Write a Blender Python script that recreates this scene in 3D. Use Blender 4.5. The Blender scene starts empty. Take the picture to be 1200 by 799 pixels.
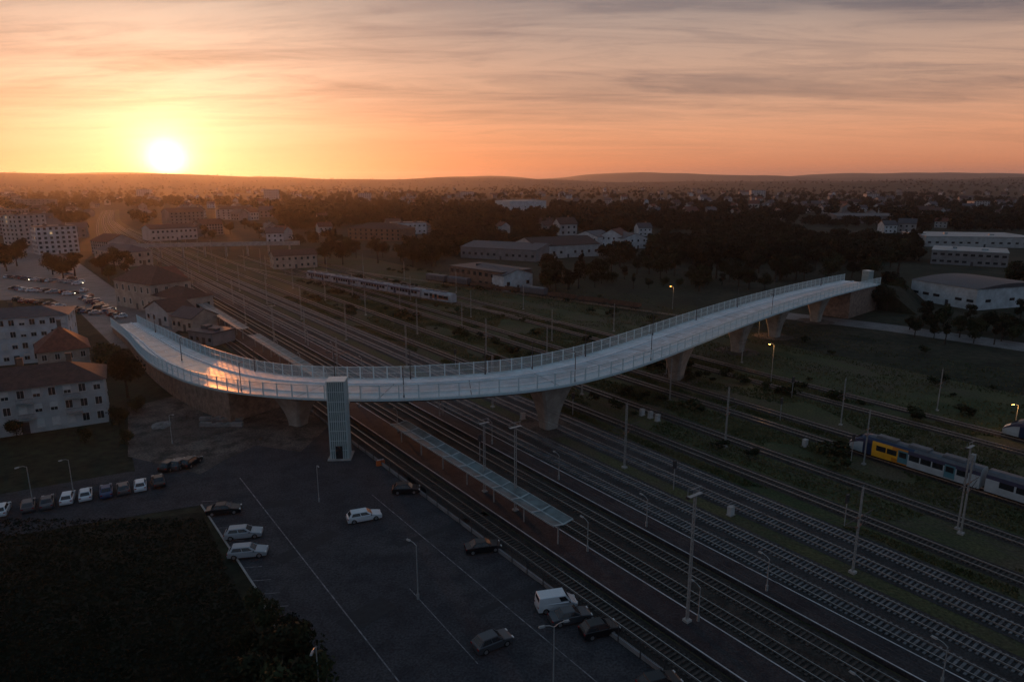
import bpy, bmesh, math, random, bisect
import numpy as np
from mathutils import Vector, Matrix, noise
random.seed(7)
C = bpy.context.scene.collection
R = math.radians
HC = 45.0
PIT = math.atan((399.5-212)/800)
cp, sp_ = math.cos(PIT), math.sin(PIT)
def P(u, v, z=0.0):
    dv = v-399.5
    f = 800*cp-dv*sp_; d = 800*sp_+dv*cp
    t = (HC-z)/d
    return Vector(((u-600)*t, f*t, z))
def sm(a, b, x):
    t = max(0, min(1, (x-a)/(b-a))); return t*t*(3-2*t)
TA = math.atan2(600, 800/cp)
DX, DY = -math.sin(TA), math.cos(TA)
NX, NY = math.cos(TA), math.sin(TA)
TR = math.atan2(DY, DX)
def bend(s):
    if s < 320: return 0.0
    q = (s-320)/700
    return 42*q*q if q < 1.0 else 42*(1+2.0*(q-1.0))
def T(s, w, z=0.0):
    if s > 420: w = 60+(w-60)*(1-.55*sm(420, 950, s))
    w2 = w+bend(s)
    return Vector((s*DX+w2*NX, s*DY+w2*NY, z))
def on_tracks(p, a=36, b=108):
    s = p.x*DX+p.y*DY; w = p.x*NX+p.y*NY-bend(s); k = 1-.45*sm(420, 950, s)
    return s < 1500 and 60+(a-60)*k < w < (60+(b-60)*k if s > 420 else 172)

# ---------------------------------------------------------------- materials
def new_mat(name):
    m = bpy.data.materials.new(name); m.use_nodes = True
    nt = m.node_tree; b = nt.nodes['Principled BSDF']
    return m, nt, b
def mat(name, col, rough=.8, var=.25, scale=1.0, metal=0.0, col2=None, bump=0.0, orand=0.0, spec=.5, emit=None, es=0, detail=6, lo=.35, hi=.65):
    m, nt, b = new_mat(name)
    N = nt.nodes; L = nt.links
    g = N.new('ShaderNodeNewGeometry')
    no = N.new('ShaderNodeTexNoise'); no.inputs['Scale'].default_value = scale; no.inputs['Detail'].default_value = detail
    no.inputs['Roughness'].default_value = .65
    L.new(g.outputs['Position'], no.inputs['Vector'])
    cr = N.new('ShaderNodeValToRGB')
    c2 = col2 if col2 else tuple(min(1, c*(1+var)) for c in col)
    c1 = col if col2 else tuple(c*(1-var) for c in col)
    cr.color_ramp.elements[0].position = lo; cr.color_ramp.elements[1].position = hi
    cr.color_ramp.elements[0].color = (*c1, 1); cr.color_ramp.elements[1].color = (*c2, 1)
    L.new(no.outputs['Fac'], cr.inputs['Fac'])
    out = cr.outputs['Color']
    if orand:
        oi = N.new('ShaderNodeObjectInfo'); mr = N.new('ShaderNodeMapRange')
        mr.inputs['To Min'].default_value = 1-orand; mr.inputs['To Max'].default_value = 1+orand
        L.new(oi.outputs['Random'], mr.inputs['Value'])
        hs = N.new('ShaderNodeHueSaturation'); L.new(mr.outputs[0], hs.inputs['Value']); L.new(out, hs.inputs['Color']); out = hs.outputs['Color']
    L.new(out, b.inputs['Base Color'])
    b.inputs['Roughness'].default_value = rough; b.inputs['Metallic'].default_value = metal
    b.inputs['Specular IOR Level'].default_value = spec
    if bump:
        bp = N.new('ShaderNodeBump'); bp.inputs['Strength'].default_value = bump; bp.inputs['Distance'].default_value = .1
        n2 = N.new('ShaderNodeTexNoise'); n2.inputs['Scale'].default_value = scale*6; n2.inputs['Detail'].default_value = 5
        L.new(g.outputs['Position'], n2.inputs['Vector']); L.new(n2.outputs['Fac'], bp.inputs['Height']); L.new(bp.outputs[0], b.inputs['Normal'])
    if emit:
        b.inputs['Emission Color'].default_value = (*emit, 1); b.inputs['Emission Strength'].default_value = es
    return m
def mix_ground(name, cols, s1, s2, rough=.95, fine=3.0, spec=.2):
    m, nt, b = new_mat(name); N = nt.nodes; L = nt.links
    g = N.new('ShaderNodeNewGeometry')
    def ns(sc, det=6):
        n = N.new('ShaderNodeTexNoise'); n.inputs['Scale'].default_value = sc; n.inputs['Detail'].default_value = det; n.inputs['Roughness'].default_value = .6
        L.new(g.outputs['Position'], n.inputs['Vector']); return n
    a = ns(s1); c = ns(s2); f = ns(fine, 4)
    r1 = N.new('ShaderNodeMapRange'); r1.inputs['From Min'].default_value = .42; r1.inputs['From Max'].default_value = .58; L.new(a.outputs['Fac'], r1.inputs['Value'])
    r2 = N.new('ShaderNodeMapRange'); r2.inputs['From Min'].default_value = .45; r2.inputs['From Max'].default_value = .62; L.new(c.outputs['Fac'], r2.inputs['Value'])
    m1 = N.new('ShaderNodeMixRGB'); m1.inputs[1].default_value = (*cols[0], 1); m1.inputs[2].default_value = (*cols[1], 1); L.new(r1.outputs[0], m1.inputs[0])
    m2 = N.new('ShaderNodeMixRGB'); m2.inputs[2].default_value = (*cols[2], 1); L.new(m1.outputs[0], m2.inputs[1]); L.new(r2.outputs[0], m2.inputs[0])
    m3 = N.new('ShaderNodeMixRGB'); m3.blend_type = 'MULTIPLY'; m3.inputs[0].default_value = 1
    r3 = N.new('ShaderNodeMapRange'); r3.inputs['From Min'].default_value = .3; r3.inputs['From Max'].default_value = .7; r3.inputs['To Min'].default_value = .5; r3.inputs['To Max'].default_value = 1.5
    L.new(f.outputs['Fac'], r3.inputs['Value']); L.new(m2.outputs[0], m3.inputs[1]); L.new(r3.outputs[0], m3.inputs[2])
    L.new(m3.outputs[0], b.inputs['Base Color']); b.inputs['Roughness'].default_value = rough; b.inputs['Specular IOR Level'].default_value = spec
    bp = N.new('ShaderNodeBump'); bp.inputs['Strength'].default_value = .5; bp.inputs['Distance'].default_value = .15
    L.new(f.outputs['Fac'], bp.inputs['Height']); L.new(bp.outputs[0], b.inputs['Normal'])
    return m
M = {}
M['ground'] = mix_ground('ground', [(.026,.034,.018), (.048,.043,.027), (.017,.022,.013)], .012, .05, fine=.5)
M['yard'] = mix_ground('yard', [(.095,.078,.050), (.045,.062,.027), (.085,.085,.040)], .035, .14, fine=2.5)
M['field'] = mix_ground('field', [(.017,.021,.013), (.028,.027,.018), (.012,.014,.010)], .08, .4, fine=3)
M['asphalt'] = mix_ground('asphalt', [(.050,.050,.056), (.064,.062,.066), (.038,.038,.043)], .05, .3, rough=.85, fine=4)
M['dirt'] = mix_ground('dirt', [(.16,.13,.11), (.095,.08,.07), (.06,.052,.045)], .07, .3, fine=3)
M['street'] = mix_ground('street', [(.15,.14,.135), (.19,.175,.17), (.12,.11,.105)], .03, .2, rough=.6, fine=3, spec=.4)
M['platform'] = mix_ground('platform', [(.034,.034,.039), (.046,.045,.048), (.025,.025,.03)], .1, .5, rough=.85, fine=5)
M['ballast'] = mix_ground('ballast', [(.048,.041,.036), (.066,.056,.048), (.032,.029,.026)], .05, .4, fine=6)
M['ballastl'] = mix_ground('ballast_light', [(.050,.048,.048), (.066,.062,.06), (.038,.036,.036)], .05, .4, fine=6)
M['white'] = mat('white_paint', (.50,.50,.50), .6, .3, 1.0)
M['line'] = mat('worn_line_paint', (.06,.06,.06), .7, scale=1.2, col2=(.30,.30,.31), detail=8)
M['concrete'] = mat('concrete', (.34,.33,.31), .8, .25, .6, bump=.2)
M['sleeper'] = mat('sleeper_concrete', (.14,.14,.143), .85, .5, .7)
M['wood'] = mat('sleeper_wood', (.055,.046,.04), .9, .4, 1.5)
M['rail'] = mat('rail_steel', (.40,.385,.37), .34, .2, 2, metal=.9)
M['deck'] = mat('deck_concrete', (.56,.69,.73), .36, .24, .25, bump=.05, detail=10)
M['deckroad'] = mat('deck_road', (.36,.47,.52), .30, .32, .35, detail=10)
M['deckmark'] = mat('deck_marking', (.85,.88,.89), .5, .1, 1)
M['pier'] = mat('pier_concrete', (.33,.29,.25), .8, .25, .5, bump=.2)
M['girder'] = mat('girder_steel', (.15,.135,.13), .6, .2, .5)
M['wallb'] = mat('retaining_wall', (.24,.165,.125), .9, .35, .9, bump=.4)
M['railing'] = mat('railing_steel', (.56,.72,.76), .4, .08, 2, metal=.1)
M['glass'] = mat('glass', (.02,.025,.03), .12, .2, 1, spec=.8)
M['towerglass'] = mat('tower_glass', (.26,.36,.36), .22, .15, 1.2, metal=.15)
M['towerfin'] = mat('tower_fin', (.56,.66,.66), .4, .1, 2, metal=.15)
M['steel'] = mat('galvanised_steel', (.33,.35,.35), .5, .2, 3, metal=.3)
M['steeld'] = mat('dark_steel', (.06,.06,.065), .5, .2, 3, metal=.3)
M['insul'] = mat('insulator', (.22,.10,.06), .4, .1, 3)
M['leaf'] = mat('foliage', (.012,.018,.008), .9, scale=.35, col2=(.046,.055,.024), orand=.35, spec=.2)
M['leafd'] = mat('foliage_dark', (.008,.012,.007), .9, scale=.3, col2=(.030,.036,.018), orand=.35, spec=.2)
M['wlp'] = mat('wood_foliage', (.009,.013,.009), .95, scale=.03, col2=(.032,.037,.021), spec=.1)
M['bark'] = mat('bark', (.04,.03,.023), .95, .3, 3)
M['tyre'] = mat('tyre', (.012,.012,.012), .8, .2, 5)
M['rim'] = mat('rim', (.35,.35,.36), .35, .1, 5, metal=.7)
M['head'] = mat('headlight_glass', (.7,.7,.68), .15, .05, 5)
M['headon'] = mat('headlight_on', (.9,.85,.7), .3, .05, 5, emit=(1,.8,.55), es=14)
M['tail'] = mat('tail_light', (.25,.01,.01), .25, .1, 5)
M['wallw'] = mat('render_white', (.50,.53,.55), .85, .22, .35)
M['wallm'] = mat('render_muted', (.27,.27,.27), .85, .3, .1, orand=.4)
M['walla'] = mat('render_pale_grey', (.40,.41,.41), .85, .2, .35)
M['wallc'] = mat('render_cream', (.38,.33,.28), .85, .24, .35)
M['wallg'] = mat('render_grey', (.20,.20,.205), .85, .2, .3)
M['wallbr'] = mat('brick_brown', (.17,.11,.08), .9, .25, .5)
M['roofr'] = mat('roof_tile_red', (.13,.045,.03), .85, .35, 1.0, orand=.2)
M['roofb'] = mat('roof_tile_brown', (.07,.04,.033), .85, .3, 1.0, orand=.2)
M['roofg'] = mat('roof_slate', (.06,.06,.068), .6, .25, .8, orand=.2)
M['roofl'] = mat('roof_metal_pale', (.24,.30,.315), .5, .25, .15)
M['win'] = mat('window_pane', (.025,.03,.035), .15, .2, 1, spec=.8)
M['winon'] = mat('lit_window_pane', (.4,.3,.18), .4, .1, 1, emit=(1,.68,.35), es=.35)
M['frame'] = mat('window_frame', (.55,.55,.53), .6, .1, 2)
M['lampon'] = mat('sodium_lamp', (1,.5,.15), .4, .02, 2, emit=(1,.42,.08), es=40)
M['lampoff'] = mat('lamp_glass', (.45,.45,.45), .3, .05, 2)
M['canopy'] = mat('canopy_sheet', (.10,.14,.145), .5, .4, .5)
M['canopyr'] = mat('canopy_rib', (.29,.35,.36), .5, .2, 1)
M['tsil'] = mat('train_silver', (.46,.53,.57), .35, .12, .7, metal=.15)
M['tdull'] = mat('train_dull_grey', (.33,.37,.41), .45, .2, .7)
M['tblue'] = mat('train_blue', (.015,.035,.085), .3, .1, 1)
M['tyel'] = mat('train_yellow', (.85,.42,.03), .35, .08, 1)
M['tora'] = mat('train_orange', (.60,.22,.02), .35, .08, 1)
M['tred'] = mat('locomotive_rust_orange', (.30,.10,.04), .5, .2, 1)
M['tgrey'] = mat('train_roof_grey', (.09,.10,.115), .5, .25, .8)
M['troof'] = mat('coach_roof_blue_grey', (.22,.26,.30), .45, .2, .5)
M['tteal'] = mat('train_teal', (.08,.22,.27), .35, .1, 1)
M['under'] = mat('underframe', (.02,.02,.022), .7, .2, 2)
M['rust'] = mat('wagon_rust', (.11,.06,.04), .8, .35, .8)
M['orange'] = mat('orange_plastic', (.6,.12,.02), .5, .1, 2)
M['pallet'] = mat('grey_blocks', (.20,.19,.18), .9, .35, 1)
PAINT = {k: mat('car_paint_'+k, c, .28, .05, 1, metal=.25, spec=.7) for k, c in dict(white=(.66,.70,.73), silver=(.36,.39,.42), black=(.012,.012,.015), grey=(.07,.075,.085), blue=(.03,.06,.14), red=(.18,.02,.02)).items()}

# ---------------------------------------------------------------- mesh helpers
class MB:
    def __init__(s): s.v = []; s.f = []; s.m = []
    def add(s, V, F, m=0):
        o = len(s.v); s.v += [tuple(p) for p in V]
        for f in F: s.f.append([i+o for i in f]); s.m.append(m)
    def box(s, x, y, z, sx, sy, sz, rz=0, m=0, tx=1, ty=1):
        c, n = math.cos(rz), math.sin(rz); V = []
        for k, zz in enumerate((z, z+sz)):
            for a, b in ((-1,-1),(1,-1),(1,1),(-1,1)):
                px = a*sx/2*(tx if k else 1); py = b*sy/2*(ty if k else 1)
                V.append((x+px*c-py*n, y+px*n+py*c, zz))
        s.add(V, [(3,2,1,0),(4,5,6,7),(0,1,5,4),(1,2,6,5),(2,3,7,6),(3,0,4,7)], m)
    def tube(s, a, b, r, n=6, r2=None, m=0):
        a = Vector(a); b = Vector(b); d = (b-a).normalized(); r2 = r if r2 is None else r2
        e = d.orthogonal().normalized(); g = d.cross(e); V = []
        for p, rr in ((a, r), (b, r2)):
            for i in range(n):
                t = 2*math.pi*i/n; V.append(p+e*math.cos(t)*rr+g*math.sin(t)*rr)
        F = [(i, (i+1) % n, n+(i+1) % n, n+i) for i in range(n)]+[tuple(range(n))[::-1], tuple(range(n, 2*n))]
        s.add(V, F, m)
    def loft(s, secs, m=0, cap=True, mf=None, closed=True):
        n = len(secs[0]); o = len(s.v)
        for q in secs: s.v += [tuple(p) for p in q]
        for k in range(len(secs)-1):
            for i in range(n if closed else n-1):
                j = (i+1) % n
                s.f.append([o+k*n+i, o+k*n+j, o+(k+1)*n+j, o+(k+1)*n+i])
                s.m.append(mf(k, i) if mf else m)
        if cap:
            s.f.append([o+i for i in range(n)][::-1]); s.m.append(mf(0, -1) if mf else m)
            s.f.append([o+(len(secs)-1)*n+i for i in range(n)]); s.m.append(mf(len(secs)-1, -1) if mf else m)
    def build(s, name, mats, parent=None, smooth=False, **kw):
        me = bpy.data.meshes.new(name); me.from_pydata(s.v, [], s.f)
        if not isinstance(mats, (list, tuple)): mats = [mats]
        for q in mats: me.materials.append(q)
        if len(mats) > 1: me.polygons.foreach_set('material_index', s.m)
        if smooth: me.polygons.foreach_set('use_smooth', [True]*len(s.f))
        me.update()
        o = bpy.data.objects.new(name, me); C.objects.link(o); o.parent = parent
        tag(o, **kw); return o
def tag(o, label=None, cat=None, group=None, kind=None):
    if label: o['label'] = label
    if cat: o['category'] = cat
    if group: o['group'] = group
    if kind: o['kind'] = kind
    return o
def empty(name, loc=(0,0,0), rz=0, label=None, cat=None, group=None):
    o = bpy.data.objects.new(name, None); C.objects.link(o); o.location = loc; o.rotation_euler = (0,0,rz); o.empty_display_size = .5
    return tag(o, label, cat, group)
def dup(root, loc, rz=0, label=None, group=None, sc=None, paint=None):
    r = root.copy(); C.objects.link(r); r.location = loc; r.rotation_euler = (0,0,rz)
    if sc: r.scale = sc if hasattr(sc, '__len__') else (sc,)*3
    if label: r['label'] = label
    if group: r['group'] = group
    for ch in list(root.children):
        c = ch.copy(); C.objects.link(c); c.parent = r
        if paint and ch.name.split('.')[0] in ('body', 'roof_panel'):
            c.material_slots[0].link = 'OBJECT'; c.material_slots[0].material = paint
        for g in ch.children:
            d = g.copy(); C.objects.link(d); d.parent = c
    return r
def sheet(name, pts, z, m, kind='structure'):
    me = bpy.data.meshes.new(name); me.from_pydata([(p[0], p[1], z) for p in pts], [], [list(range(len(pts)))]); me.materials.append(m)
    if me.polygons[0].normal.z < 0: me.flip_normals()
    o = bpy.data.objects.new(name, me); C.objects.link(o); o['kind'] = kind; return o
def np_mesh(name, V, F, m, parent=None):
    me = bpy.data.meshes.new(name); k = F.shape[1]
    me.vertices.add(len(V)); me.vertices.foreach_set('co', V.astype(np.float32).ravel())
    me.loops.add(F.size); me.loops.foreach_set('vertex_index', F.astype(np.int32).ravel())
    me.polygons.add(len(F)); me.polygons.foreach_set('loop_start', np.arange(0, F.size, k, dtype=np.int32)); me.polygons.foreach_set('loop_total', np.full(len(F), k, dtype=np.int32))
    me.materials.append(m); me.update(calc_edges=True)
    o = bpy.data.objects.new(name, me); C.objects.link(o); o.parent = parent; return o

# ---------------------------------------------------------------- camera, light, sky
cam = bpy.data.cameras.new('camera'); co = bpy.data.objects.new('camera', cam); C.objects.link(co)
cam.lens = 24; cam.sensor_width = 36; cam.clip_end = 60000; cam.clip_start = .5
co.location = (0, 0, HC); co.rotation_euler = (math.pi/2-PIT, 0, 0)
bpy.context.scene.camera = co
vs = bpy.context.scene.view_settings; vs.view_transform = 'Standard'; vs.look = 'None'; vs.exposure = 0
SAZ = math.atan2(402, 822); SEL = R(1.5)
SD = Vector((-math.sin(SAZ)*math.cos(SEL), math.cos(SAZ)*math.cos(SEL), math.sin(SEL)))
sl = bpy.data.lights.new('sun', 'SUN'); so = bpy.data.objects.new('sun', sl); C.objects.link(so)
sl.energy = 2.6; sl.angle = R(1.0); sl.color = (1, .30, .07)
so.rotation_euler = (-SD).to_track_quat('-Z', 'Y').to_euler()
W = bpy.data.worlds.new('World'); bpy.context.scene.world = W; W.use_nodes = True
nt = W.node_tree; N = nt.nodes; L = nt.links
bg = N['Background']; outw = N['World Output']
tc = N.new('ShaderNodeTexCoord')
sx = N.new('ShaderNodeSeparateXYZ'); L.new(tc.outputs['Generated'], sx.inputs[0])
def mth(op, a, b=None, clamp=False):
    n = N.new('ShaderNodeMath'); n.operation = op; n.use_clamp = clamp
    for i, q in enumerate((a, b)):
        if q is None: continue
        if isinstance(q, (int, float)): n.inputs[i].default_value = q
        else: L.new(q, n.inputs[i])
    return n.outputs[0]
def vmul(col, fac):
    n = N.new('ShaderNodeVectorMath'); n.operation = 'SCALE'
    if isinstance(col, tuple): n.inputs[0].default_value = col
    else: L.new(col, n.inputs[0])
    if isinstance(fac, (int, float)): n.inputs['Scale'].default_value = fac
    else: L.new(fac, n.inputs['Scale'])
    return n.outputs[0]
def vop(op, a, b):
    n = N.new('ShaderNodeVectorMath'); n.operation = op
    for i, q in enumerate((a, b)):
        if isinstance(q, tuple): n.inputs[i].default_value = q
        else: L.new(q, n.inputs[i])
    return n.outputs[0]
vadd = lambda a, b: vop('ADD', a, b)
zc = mth('MAXIMUM', sx.outputs['Z'], 0.0)
zs = mth('POWER', zc, .5)
ramp = N.new('ShaderNodeValToRGB'); L.new(zs, ramp.inputs[0]); cr = ramp.color_ramp
stops = [(0.0,(.27,.12,.11)), (.08,(.40,.155,.105)), (.15,(.55,.205,.11)), (.25,(.62,.275,.16)), (.35,(.52,.30,.21)), (.46,(.35,.26,.225)), (.56,(.17,.175,.195)), (.75,(.085,.135,.185)), (1,(.075,.13,.19))]
cr.elements[0].position = 0; cr.elements[0].color = (*stops[0][1], 1); cr.elements[1].position = 1; cr.elements[1].color = (*stops[-1][1], 1)
for p, c in stops[1:-1]:
    e = cr.elements.new(p); e.color = (*c, 1)
dp = N.new('ShaderNodeVectorMath'); dp.operation = 'DOT_PRODUCT'; L.new(tc.outputs['Generated'], dp.inputs[0]); dp.inputs[1].default_value = SD
dot = mth('MAXIMUM', dp.outputs['Value'], 0.0)
mrA = N.new('ShaderNodeMapRange'); mrA.interpolation_type = 'SMOOTHSTEP'; mrA.inputs['From Min'].default_value = -.6; mrA.inputs['From Max'].default_value = .35; L.new(dp.outputs['Value'], mrA.inputs['Value'])
mxA = N.new('ShaderNodeMixRGB'); mxA.inputs[1].default_value = (.10,.135,.19,1); L.new(mrA.outputs[0], mxA.inputs[0]); L.new(ramp.outputs['Color'], mxA.inputs[2])
iz = mth('ADD', zc, .07)
cx_ = mth('DIVIDE', sx.outputs['X'], iz); cy_ = mth('DIVIDE', sx.outputs['Y'], iz)
cb = N.new('ShaderNodeCombineXYZ'); L.new(cx_, cb.inputs[0]); L.new(cy_, cb.inputs[1])
def cloud(rot, sc, nsc, det, dist, lo, hi, seed, rg=.6):
    mp = N.new('ShaderNodeMapping'); mp.vector_type = 'POINT'; mp.inputs['Rotation'].default_value = (0,0,R(rot)); mp.inputs['Scale'].default_value = sc; mp.inputs['Location'].default_value = (seed, seed*.7, 0)
    L.new(cb.outputs[0], mp.inputs[0])
    n = N.new('ShaderNodeTexNoise'); n.inputs['Scale'].default_value = nsc; n.inputs['Detail'].default_value = det; n.inputs['Distortion'].default_value = dist; n.inputs['Roughness'].default_value = rg
    L.new(mp.outputs[0], n.inputs['Vector'])
    mr = N.new('ShaderNodeMapRange'); mr.interpolation_type = 'SMOOTHSTEP'; mr.inputs['From Min'].default_value = lo; mr.inputs['From Max'].default_value = hi; L.new(n.outputs['Fac'], mr.inputs['Value'])
    return mr.outputs[0]
c1 = cloud(-50, (.42,1.0,1), .62, 10, .9, .42, .62, 3.1, .60)
c2 = cloud(-54, (.20,1.0,1), 1.3, 11, 1.0, .44, .62, 9.4, .64)
c3 = cloud(-46, (.30,.9,1), 2.6, 12, 1.3, .46, .64, 5.7, .70)
fadez = mth('MULTIPLY', mth('SUBTRACT', zc, .012), 8.0, True)
right = mth('MULTIPLY', mth('MULTIPLY', mth('MAXIMUM', mth('ADD', sx.outputs['X'], .1), 0.0), 1.5, True), mth('MULTIPLY', zc, 5.0, True))
cl = mth('ADD', mth('MULTIPLY', mth('ADD', mth('ADD', mth('MULTIPLY', c1, .42), mth('MULTIPLY', c2, .30)), mth('MULTIPLY', c3, .22)), fadez), mth('MULTIPLY', right, .14))
dark = vop('SUBTRACT', (1.24,1.23,1.20), vmul((.86,.79,.60), cl))
base = vop('MULTIPLY', mxA.outputs[0], dark)
fz = mth('POWER', 2.718, mth('MULTIPLY', zc, -9.0))
inv = mth('SUBTRACT', 1.2, cl)
g0 = vmul((.34,.07,.006), mth('MULTIPLY', mth('POWER', dot, 8), fz))
g1 = vmul((.30,.30,.24), mth('MULTIPLY', mth('POWER', dot, 45), inv))
g2 = vmul((.45,.32,.13), mth('POWER', dot, 450))
g3 = vmul((1.2,.95,.55), mth('POWER', dot, 1900))
g4 = vmul((2.4,2.0,1.4), mth('POWER', dot, 7500))
sky = vadd(vadd(vadd(vadd(vadd(base, g0), g1), g2), g3), g4)
ns = N.new('ShaderNodeTexSky'); ns.sky_type = 'NISHITA'; ns.sun_disc = False; ns.sun_elevation = SEL; ns.sun_rotation = -SAZ; ns.altitude = 200; ns.dust_density = 2
sky = vadd(sky, vmul(ns.outputs[0], .02))
L.new(sky, bg.inputs['Color']); bg.inputs['Strength'].default_value = 1.0
mh = bpy.data.materials.new('haze'); mh.use_nodes = True; hn = mh.node_tree; hn.nodes.remove(hn.nodes['Principled BSDF'])
vsn = hn.nodes.new('ShaderNodeVolumeScatter'); vsn.inputs['Density'].default_value = .00005; vsn.inputs['Anisotropy'].default_value = .70; vsn.inputs['Color'].default_value = (.82,.84,.94,1)
hn.links.new(vsn.outputs[0], hn.nodes['Material Output'].inputs['Volume'])
hb = MB(); hb.box(0, 0, -40, 36000, 36000, 290); hz = hb.build('haze', mh, kind='structure')

# ---------------------------------------------------------------- terrain
def hill(x, y):
    r = math.hypot(x, y)
    if r < 1500: return 0
    n1 = noise.noise(Vector((x/2100, y/3000, 1.3))); n2 = noise.noise(Vector((x/700, y/900, 5.3))); n3 = noise.noise(Vector((x/4200, y/3800, 8.1)))
    far = sm(4300, 9500, r)*(84+115*n3+80*n1+22*n2)
    mid = sm(2600, 4600, r)*max(0, 6+46*n1+14*n2)*(.45+.8*sm(0, 2500, x))*(1-.5*sm(5000, 9000, r))
    return max(0, far)+mid*.75
rad = [0, 60, 200, 500, 900, 1400]+[1400*1.04**k for k in range(1, 63)]
na = 420; V = [(0,0,0)]; F = []
for r in rad[1:]:
    for i in range(na):
        a = 2*math.pi*i/na; x, y = r*math.cos(a), r*math.sin(a); V.append((x, y, hill(x, y)))
for i in range(na): F.append((0, 1+i, 1+(i+1) % na))
for k in range(len(rad)-2):
    for i in range(na):
        a = 1+k*na+i; b = 1+k*na+(i+1) % na; F.append((a, a+na, b+na, b))
g = MB(); g.v = V; g.f = [list(f) for f in F]; g.m = [0]*len(F); g.build('ground', M['ground'], smooth=True, kind='structure')

def ribbon(name, w0, w1, s0, s1, z, m, h=0, parent=None, kind='structure', step=20):
    b = MB(); n = max(1, int((s1-s0)/step)); secs = []
    for i in range(n+1):
        s = s0+(s1-s0)*i/n
        if h: secs.append([T(s, w0, z), T(s, w0, z+h), T(s, w1, z+h), T(s, w1, z)])
        else: secs.append([T(s, w0, z), T(s, w1, z)])
    b.loft(secs, closed=bool(h), cap=bool(h))
    return b.build(name, m, parent, kind=kind)
ribbon('railway_yard', 44.2, 172, -60, 420, .03, M['yard'])
ribbon('railway_yard', 44.5, 96, 420, 1280, .03, M['yard'])
ribbon('ballast_bed', 44.6, 48.4, -60, 1280, .06, M['ballast'])
ribbon('ballast_bed', 53.7, 61.6, -60, 1280, .06, M['ballast'])
ribbon('ballast_bed', 65.8, 73.8, -60, 1280, .06, M['ballastl'])
ribbon('ballast_bed', 76.3, 84.3, -60, 1280, .06, M['ballastl'])
for w in (89, 99.2, 111.8, 118.2, 134, 141): ribbon('ballast_bed', w-1.75, w+1.75, -60, 420, .06, M['ballast'])
ribbon('platform', 48.6, 53.4, -60, 330, .05, M['platform'], .5)
ribbon('platform', 61.8, 65.5, -60, 330, .05, M['platform'], .5)
for w in (48.75, 53.05, 61.95, 65.15): ribbon('platform_edge_line', w, w+.16, -60, 330, .56, M['white'])
park = [P(150,512), P(245,486), P(330,470), T(150,43.8), T(-40,43.8), P(700,1100), P(340,1000), P(352,800), P(300,690), P(236,592), P(160,560)]
sheet('car_park', park, .04, M['asphalt'])
sheet('gravel_lot', [P(150,478), P(240,455), P(345,455), P(385,500), P(352,530), P(300,522), P(262,540), P(235,556), P(150,535)], .07, M['dirt'])
sheet('lane', [P(-60,640), P(-60,590), P(150,553), P(236,545), P(262,570), P(236,592)], .06, M['asphalt'])
sheet('street', [P(-80,395), P(-60,345), P(-20,300), P(30,292), P(60,293), P(95,310), P(130,335), P(165,362), P(212,386), P(170,410), P(135,408), P(95,368), P(60,350), P(0,352)], .05, M['street'])
sheet('avenue', [P(30,292), P(60,293), P(84,262), P(92,246), P(88,246), P(72,260)], .06, M['street'])
sheet('service_road', [P(905,372), P(920,366), P(1050,381), P(1200,402), P(1320,418), P(1320,432), P(1200,412), P(1040,388)], .06, M['street'])
sheet('field', [P(-80,640), P(236,600), P(285,700), P(330,800), P(330,1000), P(-300,1000)], .05, M['field'])
def line(a, b, w, z=.08, m='line', name='parking_line'):
    d = (b-a); d.z = 0; d.normalize(); n = Vector((-d.y, d.x, 0))*w/2
    sheet(name, [a-n, b-n, b+n, a+n], z, M[m])
line(P(281,560), P(480,815), .14); line(P(436,580), P(700,800), .12)
line(P(480,690), P(560,778), .1)
for k in range(9):
    a = P(236+k*9.5, 588+k*15.5); line(a, a+Vector((2.3,.3,0)), .1)
M['patch'] = mat('asphalt_patch', (.028,.028,.031), .9, .2, 1.5)
for (u, v, l, w, a) in ((360,640,9,2.2,55),(520,620,14,1.2,38),(430,720,6,3,50),(600,700,10,1,38),(330,590,5,2,20),(480,560,12,1.0,120)):
    p = P(u,v); d = Vector((math.cos(R(a)), math.sin(R(a)), 0)); line(p-d*l/2, p+d*l/2, w, .06, 'patch', 'asphalt_patch')
kb = MB()
for a, b in ((P(236,592), P(300,690)), (P(300,690), P(352,800))):
    d = b-a; kb.box((a.x+b.x)/2, (a.y+b.y)/2, .03, d.length, .2, .16, math.atan2(d.y, d.x))
kb.build('kerb', M['concrete'], kind='structure')

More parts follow.
